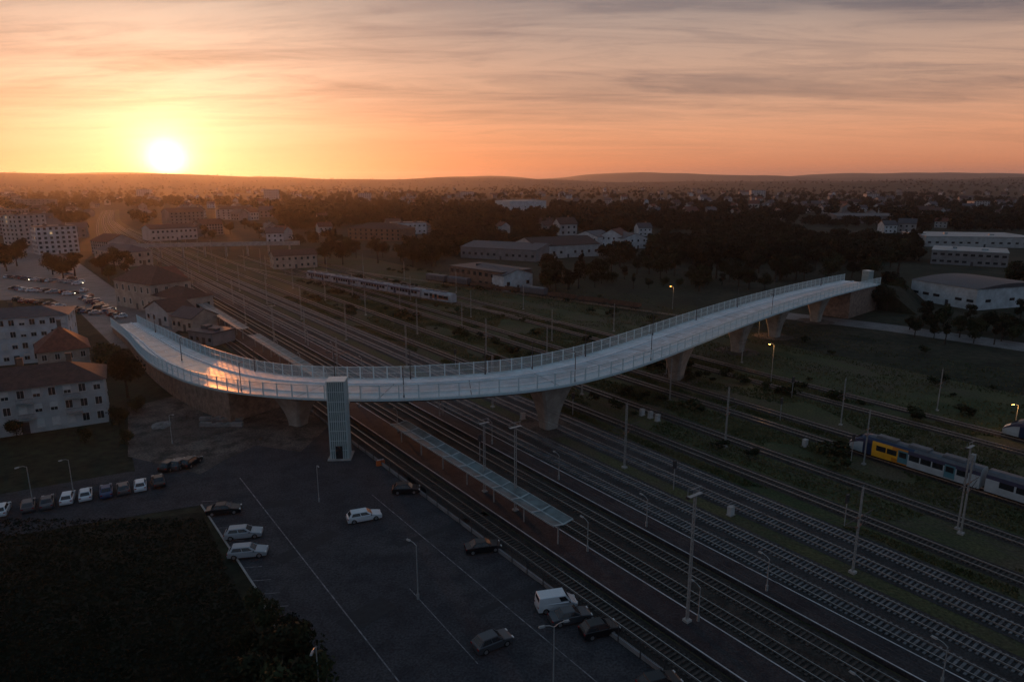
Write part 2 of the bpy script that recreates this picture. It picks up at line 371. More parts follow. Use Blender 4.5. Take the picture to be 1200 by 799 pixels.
# ---------------------------------------------------------------- railway tracks
slp = {}
for k in ('sleeper', 'wood'):
    b = MB(); b.box(0, 0, 0, .26, 2.5, .1)
    me = bpy.data.meshes.new('sleeper'); me.from_pydata(b.v, [], b.f); me.materials.append(M[k]); slp[k] = me
tracks = [(46.5,'wood',1260), (55.7,'wood',1260), (59.7,'wood',1260), (67.8,'sleeper',1260), (71.9,'sleeper',1260), (78.2,'sleeper',1260), (82.4,'sleeper',900), (89,'wood',800),
          (99.2,'wood',600), (111.8,'wood',450), (118.2,'wood',420), (134,'wood',380), (141,'wood',380)]
ordn = ['first','second','third','fourth','fifth','sixth','seventh','eighth','ninth','tenth','eleventh','twelfth','thirteenth']
for ti, (w, k, s1) in enumerate(tracks):
    root = empty('railway_track', T(0, w, 0), 0, f'{ordn[ti]} railway track counted from the car park, on {"pale concrete" if k=="sleeper" else "dark"} sleepers', 'railway track')
    o = root.location
    for sgn in (-1, 1):
        b = MB(); secs = []
        ss = [-60, 100, 200, 320]+list(range(360, s1, 40))
        for s in ss:
            if s > s1: break
            c = T(s, w)-o
            secs.append([c+Vector((NX*(q+sgn*.75), NY*(q+sgn*.75), zz)) for q, zz in ((-.06,.15),(-.045,.3),(.045,.3),(.06,.15))])
        b.loft(secs); b.build('rail', M['rail'], root)
    s0 = max(14, .27*w)
    nind = 100 if ti < 10 else 0
    for i in range(nind):
        q = bpy.data.objects.new('sleeper', slp[k]); C.objects.link(q); q.parent = root
        q.location = T(s0+i*.6, w, .07)-o; q.rotation_euler = (0, 0, TR)
    b = MB()
    for i in range(int((s0+10)/.6)): 
        p = T(s0-.6-i*.6, w)-o; b.box(p.x, p.y, .07, .26, 2.5, .1, TR)
    i = nind
    while s0+i*.6 < min(s1, 330):
        p = T(s0+i*.6, w)-o; b.box(p.x, p.y, .07, .26, 2.5, .1, TR); i += 1
    b.build('sleepers', M[k], root, kind='stuff')

# ---------------------------------------------------------------- bridge
NE = [(130,381,2.2), (148,396,2.9), (172,422,4), (210,443,5.3), (260,456.5,6.4), (320,464,7.5), (390,467.5,8.4), (470,467.5,9.1), (560,463,9.7), (640,455,10), (700,443,10), (760,425,10), (820,402,10), (870,382,10), (920,364,10), (970,348.5,9.8), (1008,338.5,9.5), (1032,333,9.3)]
ctl = [P(*q) for q in NE]
def cr3(p0, p1, p2, p3, t):
    return .5*((2*p1)+(-p0+p2)*t+(2*p0-5*p1+4*p2-p3)*t*t+(-p0+3*p1-3*p2+p3)*t*t*t)
raw = []
for i in range(len(ctl)-1):
    a = ctl[max(0, i-1)]; d = ctl[min(len(ctl)-1, i+2)]
    for k in range(20): raw.append(cr3(a, ctl[i], ctl[i+1], d, k/20))
raw.append(ctl[-1])
acc = [0]
for i in range(1, len(raw)): acc.append(acc[-1]+(raw[i]-raw[i-1]).length)
LEN = acc[-1]
def at(s):
    s = max(0, min(LEN, s))
    i = min(len(acc)-2, max(0, bisect.bisect_right(acc, s)-1)); t = (s-acc[i])/(acc[i+1]-acc[i]); return raw[i].lerp(raw[i+1], t)
def frame(s):
    t = at(s+6)-at(s-6); t.z = 0; t.normalize(); return at(s), t, Vector((-t.y, t.x, 0))
def wid(s): return 7.2+5.4*sm(0, 85, s)
ST = [LEN*i/200 for i in range(201)]
def bsec(prof, s):
    p, t, n = frame(s); w = wid(s)
    return [p+n*(f*w+o)+Vector((0,0,z)) for f, o, z in prof]
bridge = empty('road_bridge', (0,0,0), 0, 'long pale S-curved bridge sweeping over the railway tracks', 'bridge')
def bsweep(name, prof, m, parent=bridge, ss=ST, smooth=False):
    b = MB(); b.loft([bsec(prof, s) for s in ss]); return b.build(name, m, parent, smooth=smooth)
deck = bsweep('deck', [(0,0,-.3),(0,0,0),(1,0,0),(1,0,-.3)], M['deck'])
s_end = None
def proj_u(p): return 600+p.x/(p.y*cp+(HC-p.z)*sp_)*800
def s_at_u(u, f=0.0, z=None):
    best = None
    for i in range(2, 200):
        p, t, n = frame(ST[i]); c = p+n*wid(ST[i])*f
        if z is not None: c.z = z
        e = abs(proj_u(c)-u)
        if best is None or e < best[0]: best = (e, ST[i])
    return best[1]
s_end = s_at_u(268)
bsweep('girder', [(0,3.2,-1.6),(0,1.2,-.31),(1,-1.2,-.31),(1,-3.2,-1.6)], M['girder'], ss=[s for s in ST if s > s_end-2])
bsweep('fascia', [(0,-.10,-.32),(0,-.10,.10),(0,-.01,.10),(0,-.01,-.32)], M['railing'])
bsweep('fascia', [(1,.01,-.32),(1,.01,.10),(1,.10,.10),(1,.10,-.32)], M['railing'])
bsweep('carriageway', [(.27,0,.01),(.27,0,.02),(.73,0,.02),(.73,0,.01)], M['deckroad'], deck)
for f in (.25, .73): bsweep('kerb', [(f,0,.01),(f,0,.22),(f,.3,.22),(f,.3,.01)], M['deckmark'], deck)
for f, o in ((.12,0), (.86,0)): bsweep('painted_line', [(f,o,.012),(f,o,.022),(f,o+.18,.022),(f,o+.18,.012)], M['deckmark'], deck)
for f in (.30, .69): bsweep('painted_line', [(f,0,.022),(f,0,.032),(f,.15,.032),(f,.15,.022)], M['deckmark'], deck)
s = 3
while s < LEN-4:
    cn = MB(); cn.loft([bsec([(.5,-.1,.022),(.5,-.1,.034),(.5,.1,.034),(.5,.1,.022)], q) for q in (s, s+1.5, s+3)]); cn.build('lane_dash', M['deckmark'], deck); s += 7
s = 12
while s < LEN-4:
    cn = MB(); cn.loft([bsec([(.02,0,.036),(.02,0,.04),(.245,0,.04),(.245,0,.036)], q) for q in (s, s+.16)]); cn.loft([bsec([(.28,0,.036),(.28,0,.04),(.72,0,.04),(.72,0,.036)], q) for q in (s, s+.16)]); cn.build('expansion_joint', M['steeld'], deck); s += 16
RH = 2.4
for side, f, off in ((0, 0, .05), (1, 1, -.05)):
    rb = MB()
    s = 0.0
    while s < LEN:
        p, t, n = frame(s); c = p+n*(f*wid(s)+off)
        a = math.atan2(t.y, t.x); rb.box(c.x, c.y, c.z+.15, .04, .025, RH-.2, a); s += .20
    for z0, h in ((RH-.08, .11), (.13, .06), (1.15, .04)):
        rb.loft([bsec([(f,off-.035,z0),(f,off-.035,z0+h),(f,off+.035,z0+h),(f,off+.035,z0)], q) for q in ST])
    rl = rb.build('railing', M['railing'], bridge, label='near side railing' if side == 0 else 'far side railing')
    pm = MB(); pm.box(0,0,0,.18,.14,RH+.1); first = None; s = 1.0
    while s < LEN:
        p, t, n = frame(s); c = p+n*(f*wid(s)+off)
        if first is None: first = pm.build('post', M['railing'], rl); q = first
        else: q = first.copy(); C.objects.link(q); q.parent = rl
        q.location = c; q.rotation_euler = (0,0,math.atan2(t.y, t.x)); s += 3.4
for u in (350, 646, 793, 866, 908, 957):
    s = s_at_u(u, .5, 5)
    p, t, n = frame(s); c = p+n*wid(s)*.5; a = math.atan2(t.y, t.x); top = c.z-1.55
    b = MB(); secs = []
    for k in range(9):
        q = k/8; lw = 1.45+2.1*q**1.8; dd = 1.4+1.7*q**1.8; z = top*q
        ring = []
        for x, y in ((-lw,-dd+.4),(-lw+.4,-dd),(lw-.4,-dd),(lw,-dd+.4),(lw,dd-.4),(lw-.4,dd),(-lw+.4,dd),(-lw,dd-.4)):
            ring.append((c.x+x*math.cos(a)-y*math.sin(a), c.y+x*math.sin(a)+y*math.cos(a), z))
        secs.append(ring)
    b.loft(secs); b.build('pier', M['pier'], bridge)
    sheet('pier_apron', [(c.x+5.5*math.cos(k*.7)*(1+.2*math.sin(k*5)), c.y+5.5*math.sin(k*.7)) for k in range(9)], .09, M['dirt'])
ab = MB(); ss = [s_end*i/24 for i in range(25)]
ab.loft([(lambda q: (Vector((q[0].x,q[0].y,-.1)), q[0], q[1], Vector((q[1].x,q[1].y,-.1))))(bsec([(0,.25,-.31),(1,-.25,-.31)], s)) for s in ss])
ab.build('abutment', M['wallb'], bridge)
ab = MB(); ab.loft([bsec([(0,.05,-.62),(0,.05,-.33),(0,.24,-.33),(0,.24,-.62)], s) for s in ss]); ab.build('abutment_coping', M['concrete'], bridge)
s_e2 = s_at_u(1000)
ab = MB(); ss = [s_e2+(LEN-s_e2)*i/4 for i in range(5)]
ab.loft([(lambda q: (Vector((q[0].x,q[0].y,-.1)), q[0], q[1], Vector((q[1].x,q[1].y,-.1))))(bsec([(0,.5,-.35),(1,-.5,-.35)], s)) for s in ss])
ab.build('abutment', M['wallb'], bridge)
pe, te, ne = frame(LEN); b = MB(); secs = []
for k in range(9):
    q = k/8; c = pe+te*(q*70)+ne*(q*q*6); z = pe.z*(1-q)**1.1-.02; w = wid(LEN)
    secs.append([Vector((c.x,c.y,0))-ne*(z*1.4), Vector((c.x,c.y,z)), Vector((c.x,c.y,z))+ne*w, Vector((c.x,c.y,0))+ne*(w+z*1.4)])
b.loft(secs); b.build('embankment', M['ground'], kind='structure')
def bridge_lamp(label):
    r = empty('street_lamp', (0,0,0), 0, label, 'street lamp')
    b = MB(); b.tube((0,0,0), (0,0,5.4), .09, 8, .06); b.tube((0,0,0), (0,0,.5), .14, 8); b.build('pole', M['steeld'], r)
    b = MB(); b.tube((0,0,5.38), (0,.5,5.5), .04, 6); b.box(0,.6,5.45,.16,.5,.09); b.build('lamp_head', M['steeld'], r)
    return r
bl = bridge_lamp('slim dark lamp post on the deck of the curved bridge')
spots = [(182,.97),(212,.5),(282,.06),(300,.97),(390,.97),(478,.97),(567,.97),(622,.95),(686,.95),(765,.95),(815,.95),(865,.95),(905,.95),(963,.95),(478,.05),(676,.05),(765,.05),(905,.05)]
for i, (u, f) in enumerate(spots):
    s = s_at_u(u, f); p, t, n = frame(s); c = p+n*wid(s)*f; a = math.atan2(t.y, t.x)+(math.pi if f > .5 else 0)
    if i == 0: bl.location = c; bl.rotation_euler = (0,0,a); bl['group'] = 'lamp posts on the curved bridge'
    else: dup(bl, c, a)
def tower(loc, rz, h, label, w=2.5):
    r = empty('lift_tower', loc, rz, label, 'lift tower')
    b = MB(); b.box(0,0,0,w,w,h); sh = b.build('shaft', M['towerglass'], r)
    hw = w/2+.06
    for sx_, sy_ in ((0,-1),(0,1),(-1,0),(1,0)):
        b = MB()
        for k in range(9):
            q = -w/2+.06+k*(w-.12)/8; x, y = (q, sy_*hw) if sy_ else (sx_*hw, q)
            b.box(x, y, .3, .09 if sy_ else .12, .12 if sy_ else .09, h-.35)
        for k in range(1, 8): b.box(0 if sy_ else sx_*(hw-.02), sy_*(hw-.02) if sy_ else 0, k*h/8, w if sy_ else .06, .06 if sy_ else w, .10)
        b.build('cladding', M['towerfin'], r)
    b = MB(); b.box(0,0,h,w+.25,w+.25,.15); b.build('roof', M['towerfin'], r)
    b = MB(); b.box(0,0,-.05,w+1,w+1,.35); b.build('plinth', M['concrete'], r)
    b = MB(); b.box(0,-hw-.1,.3,1.1,.08,2.2); d = b.build('door', M['glass'], r)
    b = MB(); b.box(0,hw+.6,h-4.9,w,1.4,.25); b.build('landing', M['deck'], r)
    return r
tp = P(400,535); tower(tp, R(4), 13.4, 'tall pale ribbed lift tower beside the near edge of the bridge', 2.8)
tp2 = P(1013,355); tower(tp2, R(25), 12.2, 'small pale lift tower at the far right end of the bridge', 2.6)

# ---------------------------------------------------------------- masts, lamps
def mast(h, label, flood=False, arms=1):
    r = empty('catenary_mast' if not flood else 'floodlight_mast', (0,0,0), 0, label, 'railway mast' if not flood else 'floodlight mast')
    b = MB()
    for sg in (-1, 1):
        b.box(0, sg*.15, .3, .18, .05, h-.3, 0, 0, .7, 1)
    n = int(h/.9)
    for k in range(n):
        z = .4+k*.9; b.tube((0,-.15,z), (0,.15,z+.45), .022, 4); b.tube((0,.15,z+.45), (0,-.15,z+.9), .022, 4)
    b.build('pole', M['steel'], r)
    b = MB(); b.box(0,0,0,.7,.7,.3); b.build('footing', M['concrete'], r)
    if flood:
        b = MB(); b.box(0,0,h,.4,1.9,.08); b.tube((0,-.9,h+.8), (0,.9,h+.8), .03, 5)
        for y in (-.9,0,.9): b.tube((.2,y,h), (.2,y,h+.8), .025, 4)
        b.build('maintenance_platform', M['steel'], r)
        for y in (-.7, .7):
            b = MB(); b.box(.3,y,h-.3,.28,.4,.3); b.build('floodlight', M['steeld'], r)
    else:
        for sg in ((1,) if arms == 1 else (1, -1)):
            b = MB(); b.tube((0,sg*.2,7.2), (0,sg*3.1,7.2), .05, 6); b.tube((0,sg*.2,5.9), (0,sg*2.6,6.9), .05, 6); b.tube((0,sg*1.2,5.9), (0,sg*3.0,5.9), .03, 5)
            b.tube((0,sg*.2,h-.3), (0,sg*2.2,7.25), .02, 4); b.build('cantilever', M['steeld'], r)
            b = MB(); b.tube((0,sg*.25,7.2), (0,sg*.7,7.2), .1, 8); b.tube((0,sg*.25,5.95), (0,sg*.65,6.1), .1, 8); b.build('insulator', M['insul'], r)
    return r
m1 = mast(10.8, 'lattice overhead-line mast standing in the line between the pale track pairs', arms=2)
m1['group'] = 'masts between the pale track pairs'
for i, s in enumerate([34.6+37.4*k for k in range(0, 14)]):
    if i == 0: m1.location = T(s, 75); m1.rotation_euler = (0,0,TR)
    else: dup(m1, T(s, 75), TR)
for k in range(14): dup(m1, T(31+37*k, 95.4), TR, 'lattice overhead-line mast in the mast row nearer the orange-nosed train', 'masts in the second row')
for k in range(9): dup(m1, T(50+41*k, 107.5), TR, 'lattice overhead-line mast standing close before the parked train line', 'masts in the third row', (.8,.8,.85))
for k in range(8): dup(m1, T(62+43*k, 122.3), TR, 'thin overhead-line mast far out across the grassy yard', 'masts across the grassy yard', (.8,.8,.85))
for k in range(7): dup(m1, T(55+46*k, 146), TR, 'thin overhead-line mast at the far edge of the yard', 'masts at the far edge of the yard', (.8,.8,.8))
for k in range(12): dup(m1, T(110+38*k, 57.7 if k % 2 else 63.6), TR, 'lattice mast beside the platforms beyond the bridge', 'masts beside the platforms', (.9,.9,.9))
for w, lb in ((67.8,'overhead wire above the fourth track'), (71.9,'overhead wire above the fifth track'), (78.2,'overhead wire above the sixth track'), (82.4,'overhead wire above the seventh track'), (55.7,'overhead wire above the second track'), (59.7,'overhead wire above the third track')):
    r = empty('overhead_wire', T(0,w,0), 0, lb, 'overhead wire'); o = r.location
    b = MB(); pts = [T(s, w, 5.9)-o for s in (-40, 320)]; b.tube(pts[0], pts[1], .018, 4); b.build('contact_wire', M['steeld'], r)
    b = MB(); pr = None
    for k in range(-2, 9):
        for j in range(6):
            x = 34.6+37.4*(k+j/6); q = T(x, w, 7.2-1.0*math.sin(math.pi*j/6))-o
            if pr is not None: b.tube(pr, q, .018, 4)
            pr = q
    b.build('carrier_wire', M['steeld'], r)
fm = mast(14.2, 'tallest floodlight mast with railed top on the near platform', flood=True)
fm.location = P(805,728,.5); fm.rotation_euler = (0,0,TR)
dup(fm, P(604,598,.5), TR, 'floodlight mast on the platform beyond the end of the canopy', sc=(1,1,.86))
dup(fm, P(568,576,.5), TR, 'floodlight mast rising beside the platform canopy roof', sc=(.9,.9,.75))
dup(fm, P(1122,620), TR, 'floodlight mast in front of the right hand train', sc=(.9,.9,.82))
dup(fm, P(323,418), TR, 'tall mast between the tracks just behind the bridge', sc=(1,1,.95))
def post_lamp(h, label, arms, on=False, name='street_lamp'):
    r = empty(name, (0,0,0), 0, label, 'street lamp')
    b = MB(); b.tube((0,0,0), (0,0,h), .08, 8, .05); b.tube((0,0,0), (0,0,.7), .15, 8); b.build('pole', M['steel'], r)
    for sg in arms:
        b = MB(); b.tube((0,0,h-.05), (sg*.4,0,h+.2), .04, 6); b.tube((sg*.4,0,h+.2), (sg*.9,0,h+.3), .04, 6); b.build('arm', M['steel'], r)
        b = MB(); b.box(sg*1.15,0,h+.24,.6,.22,.12,0,0,.8,.7); hd = b.build('lamp_head', M['steel'], r)
        b = MB(); b.box(sg*1.15,0,h+.18,.4,.16,.06); b.build('lens', M['lampon'] if on else M['lampoff'], hd)
    return r
pl2 = post_lamp(7.6, 'double-armed street lamp near the bottom edge of the car park', (-1,1)); pl2.location = P(648,822); pl2.rotation_euler = (0,0,R(20))
pl1 = post_lamp(6.6, 'single-armed street lamp in the middle of the car park', (-1,)); pl1.location = P(490,702); pl1.rotation_euler = (0,0,R(-35))
dup(pl1, P(374,588), R(120), 'single-armed street lamp in the car park below the lift tower', sc=.85)
dup(pl1, P(40,598), R(60), 'street lamp at the left end of the parked car row')
dup(pl1, P(87,583), R(60), 'street lamp behind the middle of the parked car row', sc=.9)
dup(pl1, P(202,520), R(160), 'street lamp at the corner of the gravel lot', sc=.8)
dup(pl1, P(376,835), R(90), 'street lamp by the dark bushes at the bottom of the car park')
plat = post_lamp(3.9, 'small lamp post standing on the near platform', (1,)); plat['group'] = 'platform lamps'
first = True
for i, s in enumerate([22+17*k for k in range(10)]):
    if 62 < s < 106: continue
    if first: plat.location = T(s, 52.4, .55); plat.rotation_euler = (0,0,TR); first = False
    else: dup(plat, T(s, 52.4, .55), TR)
for k in range(10): dup(plat, T(20+18*k, 62.9, .55), TR, 'small lamp post standing on the middle platform', 'lamps on the middle platform')
lit = [(898,452,9.5,'lit orange lamp on a tall post right of the bridge piers'), (884,392,5,'lit orange lamp close behind the bridge pier'), (783,362,8,'lit orange lamp seen above the bridge deck'), (1182,512,6,'lit orange lamp by the train nose at right edge')]
for i, (u, v, h, lb) in enumerate(lit):
    r = post_lamp(h, lb, (-1,), True); r.location = P(u+5, v); r.rotation_euler = (0,0,R(10))
    ld = bpy.data.lights.new('lamp_light', 'POINT'); ld.energy = 300; ld.color = (1,.45,.12); ld.shadow_soft_size = .3
    lo_ = bpy.data.objects.new('lamp_light', ld); C.objects.link(lo_); lo_.parent = r; lo_.location = (-1.15,0,h-.1)

def canopy(s0, s1, label):
    o = T(s0, 50.6, .55); r = empty('platform_canopy', o, TR, label, 'platform canopy'); Ln = s1-s0
    b = MB(); n = int(Ln/4.4)
    b.loft([[(x,-1.5,3.25),(x,0,3.0),(x,1.5,3.25),(x,1.5,3.33),(x,0,3.08),(x,-1.5,3.33)] for x in (0, Ln)]); rf = b.build('roof', M['canopy'], r)
    b = MB()
    for k in range(n+1):
        x = Ln*k/n
        b.loft([[(x+d,-1.52,3.34),(x+d,0,3.09),(x+d,1.52,3.34),(x+d,1.52,3.40),(x+d,0,3.15),(x+d,-1.52,3.40)] for d in (-.14,.14)])
    for y in (-1.56, 1.56): b.box(Ln/2, y, 3.2, Ln, .07, .2)
    b.box(Ln/2, 0, 3.10, Ln, .25, .04)
    b.build('ribs', M['canopyr'], rf)
    kk = max(2, int(Ln/6.5))
    for k in range(kk+1):
        b = MB(); x = 1+(Ln-2)*k/kk; b.tube((x,0,0), (x,0,3.0), .1, 8); b.tube((x,0,2.3), (x,1.1,3.15), .05, 6); b.tube((x,0,2.3), (x,-1.1,3.15), .05, 6); b.build('post', M['steel'], r)
canopy(58.5, 103, 'long platform canopy on the near side of the bridge')
canopy(132, 190, 'long platform canopy just beyond the bridge')
canopy(200, 262, 'distant platform canopy beside the station')

# ---------------------------------------------------------------- buildings
def window_mesh(w, h, pm, fm_):
    b = MB(); b.box(0,-.03,0,w,.06,h); me = bpy.data.meshes.new('window'); me.from_pydata(b.v, [], b.f); me.materials.append(pm)
    f = MB(); 
    f.box(-w/2,-.05,-.06,.09,.1,h+.12); f.box(w/2,-.05,-.06,.09,.1,h+.12); f.box(0,-.05,h,w,.1,.08); f.box(0,-.07,-.1,w+.25,.14,.09); f.box(0,-.045,0,.05,.09,h)
    m2 = bpy.data.meshes.new('frame'); m2.from_pydata(f.v, [], f.f); m2.materials.append(fm_)
    return me, m2
WM = {}
def building(A, B, depth, h, label, cat='building', name='building', roof='gable', rh=2.5, wall='wallw', rm='roofb', floors=2, cols=5, ww=1.1, wh=1.3, frames=False, over=.4, ridge='x', chim=0, lit=0, side=0, door=True, shut=False):
    d = B-A; Lx = d.length; a = math.atan2(d.y, d.x)
    r = empty(name, (A.x, A.y, hill(A.x, A.y)), a, label, cat)
    b = MB(); b.box(Lx/2, depth/2, -.1, Lx, depth, h+.1)
    if roof == 'gable':
        if ridge == 'x':
            for x in (0, Lx): b.add([(x,0,h),(x,depth,h),(x,depth/2,h+rh)], [(0,1,2)])
        else:
            for y in (0, depth): b.add([(0,y,h),(Lx,y,h),(Lx/2,y,h+rh)], [(0,1,2)])
    b.build('wall', M[wall], r)
    b = MB(); o = over; t = .18; z = h+.02
    if roof == 'flat':
        b.box(Lx/2, depth/2, h+.01, Lx+o, depth+o, .35); b.box(Lx*.3, depth*.5, h+.36, 2.2, 2.2, 1.0)
        b.box(Lx*.7, depth*.4, h+.36, 3.2, 1.6, .7)
    elif roof == 'gable' and ridge == 'x':
        b.loft([[(x,-o,z-.1),(x,depth/2,z+rh),(x,depth+o,z-.1),(x,depth+o,z+t-.1),(x,depth/2,z+rh+t),(x,-o,z+t-.1)] for x in (-o, Lx+o)])
    elif roof == 'gable':
        b.loft([[(-o,y,z-.1),(Lx/2,y,z+rh),(Lx+o,y,z-.1),(Lx+o,y,z+t-.1),(Lx/2,y,z+rh+t),(-o,y,z+t-.1)] for y in (-o, depth+o)])
    elif roof == 'arch':
        secs = []
        for x in (-o, Lx+o):
            ring = [(x, -o+(depth+2*o)*k/12, z+rh*math.sin(math.pi*k/12)) for k in range(13)]
            ring += [(x, -o+(depth+2*o)*k/12, z-.05) for k in range(12, -1, -1)]; secs.append(ring)
        b.loft(secs)
    else:
        q = min(Lx, depth)/2
        b.add([(-o,-o,z),(Lx+o,-o,z),(Lx+o,depth+o,z),(-o,depth+o,z),(q,q,z+rh),(Lx-q+.01,depth-q,z+rh)] if Lx >= depth else [(-o,-o,z),(Lx+o,-o,z),(Lx+o,depth+o,z),(-o,depth+o,z),(q,q,z+rh),(Lx-q,depth-q,z+rh)],
              [(0,1,5,4),(2,3,4,5),(1,2,5),(3,0,4),(3,2,1,0)] if Lx >= depth else [(0,1,4),(1,2,5,4),(2,3,5),(3,0,4,5),(3,2,1,0)])
    rf = b.build('roof', M[rm], r)
    for k in range(chim):
        b = MB(); x = Lx*(k+.7)/(chim+.4); b.box(x, depth/2+.8, h+rh*.5, .9, .7, rh*.5+1.3); b.box(x, depth/2+.8, h+rh+1.3, 1.05, .85, .12); b.build('chimney', M['wallbr'], rf)
    key = (ww, wh)
    if key not in WM:
        WM[key] = window_mesh(ww, wh, M['win'], M['frame'])+(window_mesh(ww, wh, M['winon'], M['frame'])[0],)
    fl = h/floors
    def win(x, y, z, rz):
        me = WM[key][2] if random.random() < lit else WM[key][0]
        q = bpy.data.objects.new('window', me); C.objects.link(q); q.parent = r; q.location = (x,y,z); q.rotation_euler = (0,0,rz)
        if frames: f = bpy.data.objects.new('frame', WM[key][1]); C.objects.link(f); f.parent = q
        if shut and random.random() < .45:
            k2 = random.choice((.35, .6, 1.0))
            s_ = MB(); s_.box(0,-.045,wh*(1-k2),ww-.08,.07,wh*k2); s_.build('roller_shutter', M['frame'], q)
    for i in range(floors):
        for j in range(cols):
            if i == 0 and door and j == cols//2: continue
            win(Lx*(j+.5)/cols, 0, i*fl+fl*.35, 0)
        for j in range(side):
            win(Lx, depth*(j+.5)/side, i*fl+fl*.35, math.pi/2); win(0, depth*(j+.5)/side, i*fl+fl*.35, -math.pi/2)
    if door:
        b = MB(); b.box(Lx*(cols//2+.5)/max(1,cols), -.03, 0, 1.2, .08, 2.2); b.build('door', M['steeld'], r)
    return r
apt = building(P(-75,524), P(128,494), 11, 8.6, 'pale grey three-storey apartment block with brown tiled roof at lower left', 'apartment block', 'apartment_block', 'hip', 2.9, 'walla', 'roofb', 3, 11, 1.15, 1.45, True, .6, chim=3, side=3, lit=.0, shut=True)
bdir = (P(128,494)-P(-75,524)); bl_ = bdir.length
for x in (bl_*.52, bl_*.80):
    for k in (1, 2):
        z = k*8.6/3
        b = MB(); b.box(x, -.55, z-.05, 2.6, 1.1, .14)
        q = b.build('balcony', M['concrete'], apt)
        b = MB()
        for i in range(14): b.box(x-1.25+i*2.5/13, -1.06, z+.09, .03, .03, .95)
        b.box(x,-1.06,z+1.02,2.6,.05,.05); b.build('balustrade', M['steeld'], q)
building(P(-60,434), P(86,421), 12, 11.8, 'white four-storey apartment block with low dark roof at left edge', 'apartment block', 'apartment_block', 'hip', 1.8, 'wallw', 'roofg', 4, 12, 1.2, 1.4, True, .5, chim=1, side=3, lit=.0, shut=True)
building(P(48,444), P(108,436), 11, 6.2, 'house with steep red roof between the two apartment blocks', 'house', 'house', 'hip', 4.8, 'wallc', 'roofr', 2, 4, 1.0, 1.3, True, .5, chim=1, side=3, lit=.0)
building(P(46,299), P(94,296), 16, 17, 'modern white six-storey block at far left, behind the street', 'apartment block', 'apartment_block', 'flat', 0, 'wallw', 'roofg', 6, 7, 1.5, 1.5, False, .3, side=4, lit=.03)
building(P(24,288), P(58,285), 16, 21, 'taller grey modern block behind the white six-storey one', 'apartment block', 'apartment_block', 'flat', 0, 'walla', 'roofg', 7, 5, 1.5, 1.5, False, .3, side=4, lit=.03)
for (a_, b2, h_, rf_, rm_, lb) in (((-6,276),(22,275),13,'gable','roofb','long gabled block beside the avenue at the left edge'),
      ((108,297),(128,299),8,'gable','roofr','gabled house between the avenue and the station annex'), ((0,262),(36,261),14,'flat','roofg','flat pale block beyond the long gabled one'), ((36,257),(64,256),12,'hip','roofb','distant hipped block along the avenue'),
      ((200,264),(240,262),13,'gable','roofb','distant long block just right of the tracks'), ((254,258),(300,257),12,'hip','roofb','second distant long block right of the tracks'), ((20,246),(60,246),16,'flat','roofg','farthest flat block at the left'), ((236,276),(262,275),9,'gable','roofr','red roofed block by the old footbridge')):
    building(P(*a_), P(*b2), 18, h_, lb, 'apartment block', 'apartment_block', rf_, 4, 'wallm', rm_, 4, 8, 1.5, 1.5)
building(P(112,308), P(150,313), 14, 7.5, 'pale low station annex with hipped roof left of the tracks', 'building', 'station_annex', 'hip', 3.5, 'wallc', 'roofg', 2, 6, 1.2, 1.6, side=3)
building(P(137,358), P(180,366), 15, 9.5, 'main station building with steep hipped roof', 'station', 'station_building', 'hip', 5.5, 'wallc', 'roofb', 2, 6, 1.2, 2.0, True, .5, chim=2, side=4, lit=.06)
building(P(160,345), P(186,350), 12, 7, 'gabled station wing behind the main station building', 'station', 'station_wing', 'gable', 4, 'wallc', 'roofr', 2, 4, 1.2, 1.6, ridge='y', side=2)
building(P(180,366), P(214,372), 12, 6, 'station wing with brown hipped roof beside the platforms', 'station', 'station_wing', 'hip', 3.2, 'wallc', 'roofb', 1, 5, 1.2, 1.8, side=3, lit=.06)
building(P(172,378), P(198,383), 9, 4.8, 'gabled station outbuilding nearest the start of the bridge', 'building', 'station_outbuilding', 'gable', 3.0, 'walla', 'roofb', 1, 4, 1.1, 1.4, ridge='y')
building(P(202,386), P(226,390), 9, 4.2, 'low gabled goods shed right of the station outbuilding', 'shed', 'shed', 'gable', 2.4, 'wallc', 'roofg', 1, 4, 1.1, 1.4)
building(P(222,402), P(250,406), 8, 3.4, 'flat-roofed shed squeezed between bridge ramp and tracks', 'shed', 'shed', 'flat', 0, 'wallg', 'roofg', 1, 4, 1, 1)
building(P(322,316), P(372,313), 12, 6.8, 'cream railway building with red roof beyond the tracks', 'building', 'railway_building', 'gable', 2.5, 'wallc', 'roofb', 2, 7, 1.1, 1.3, side=2)
building(P(527,331), P(588,341), 18, 7.5, 'long brown brick depot beside the wagons', 'depot', 'depot', 'flat', 0, 'wallbr', 'roofg', 2, 9, 1.8, 1.6, side=3)
building(P(590,342), P(624,338), 26, 6.5, 'white gable-fronted workshop at the end of the brick depot', 'workshop', 'workshop', 'gable', 2.3, 'wallw', 'roofg', 1, 3, 1.6, 1.6, ridge='y', side=0)
building(P(540,302), P(628,307), 34, 6.5, 'large low industrial hall behind the depot', 'industrial hall', 'industrial_hall', 'gable', 2.5, 'wallg', 'roofg', 1, 12, 1.6, 1.4)
building(P(628,304), P(702,300), 30, 7.5, 'dark-roofed warehouse among trees behind the depot', 'warehouse', 'warehouse', 'gable', 4, 'walla', 'roofb', 1, 9, 1.6, 1.6)
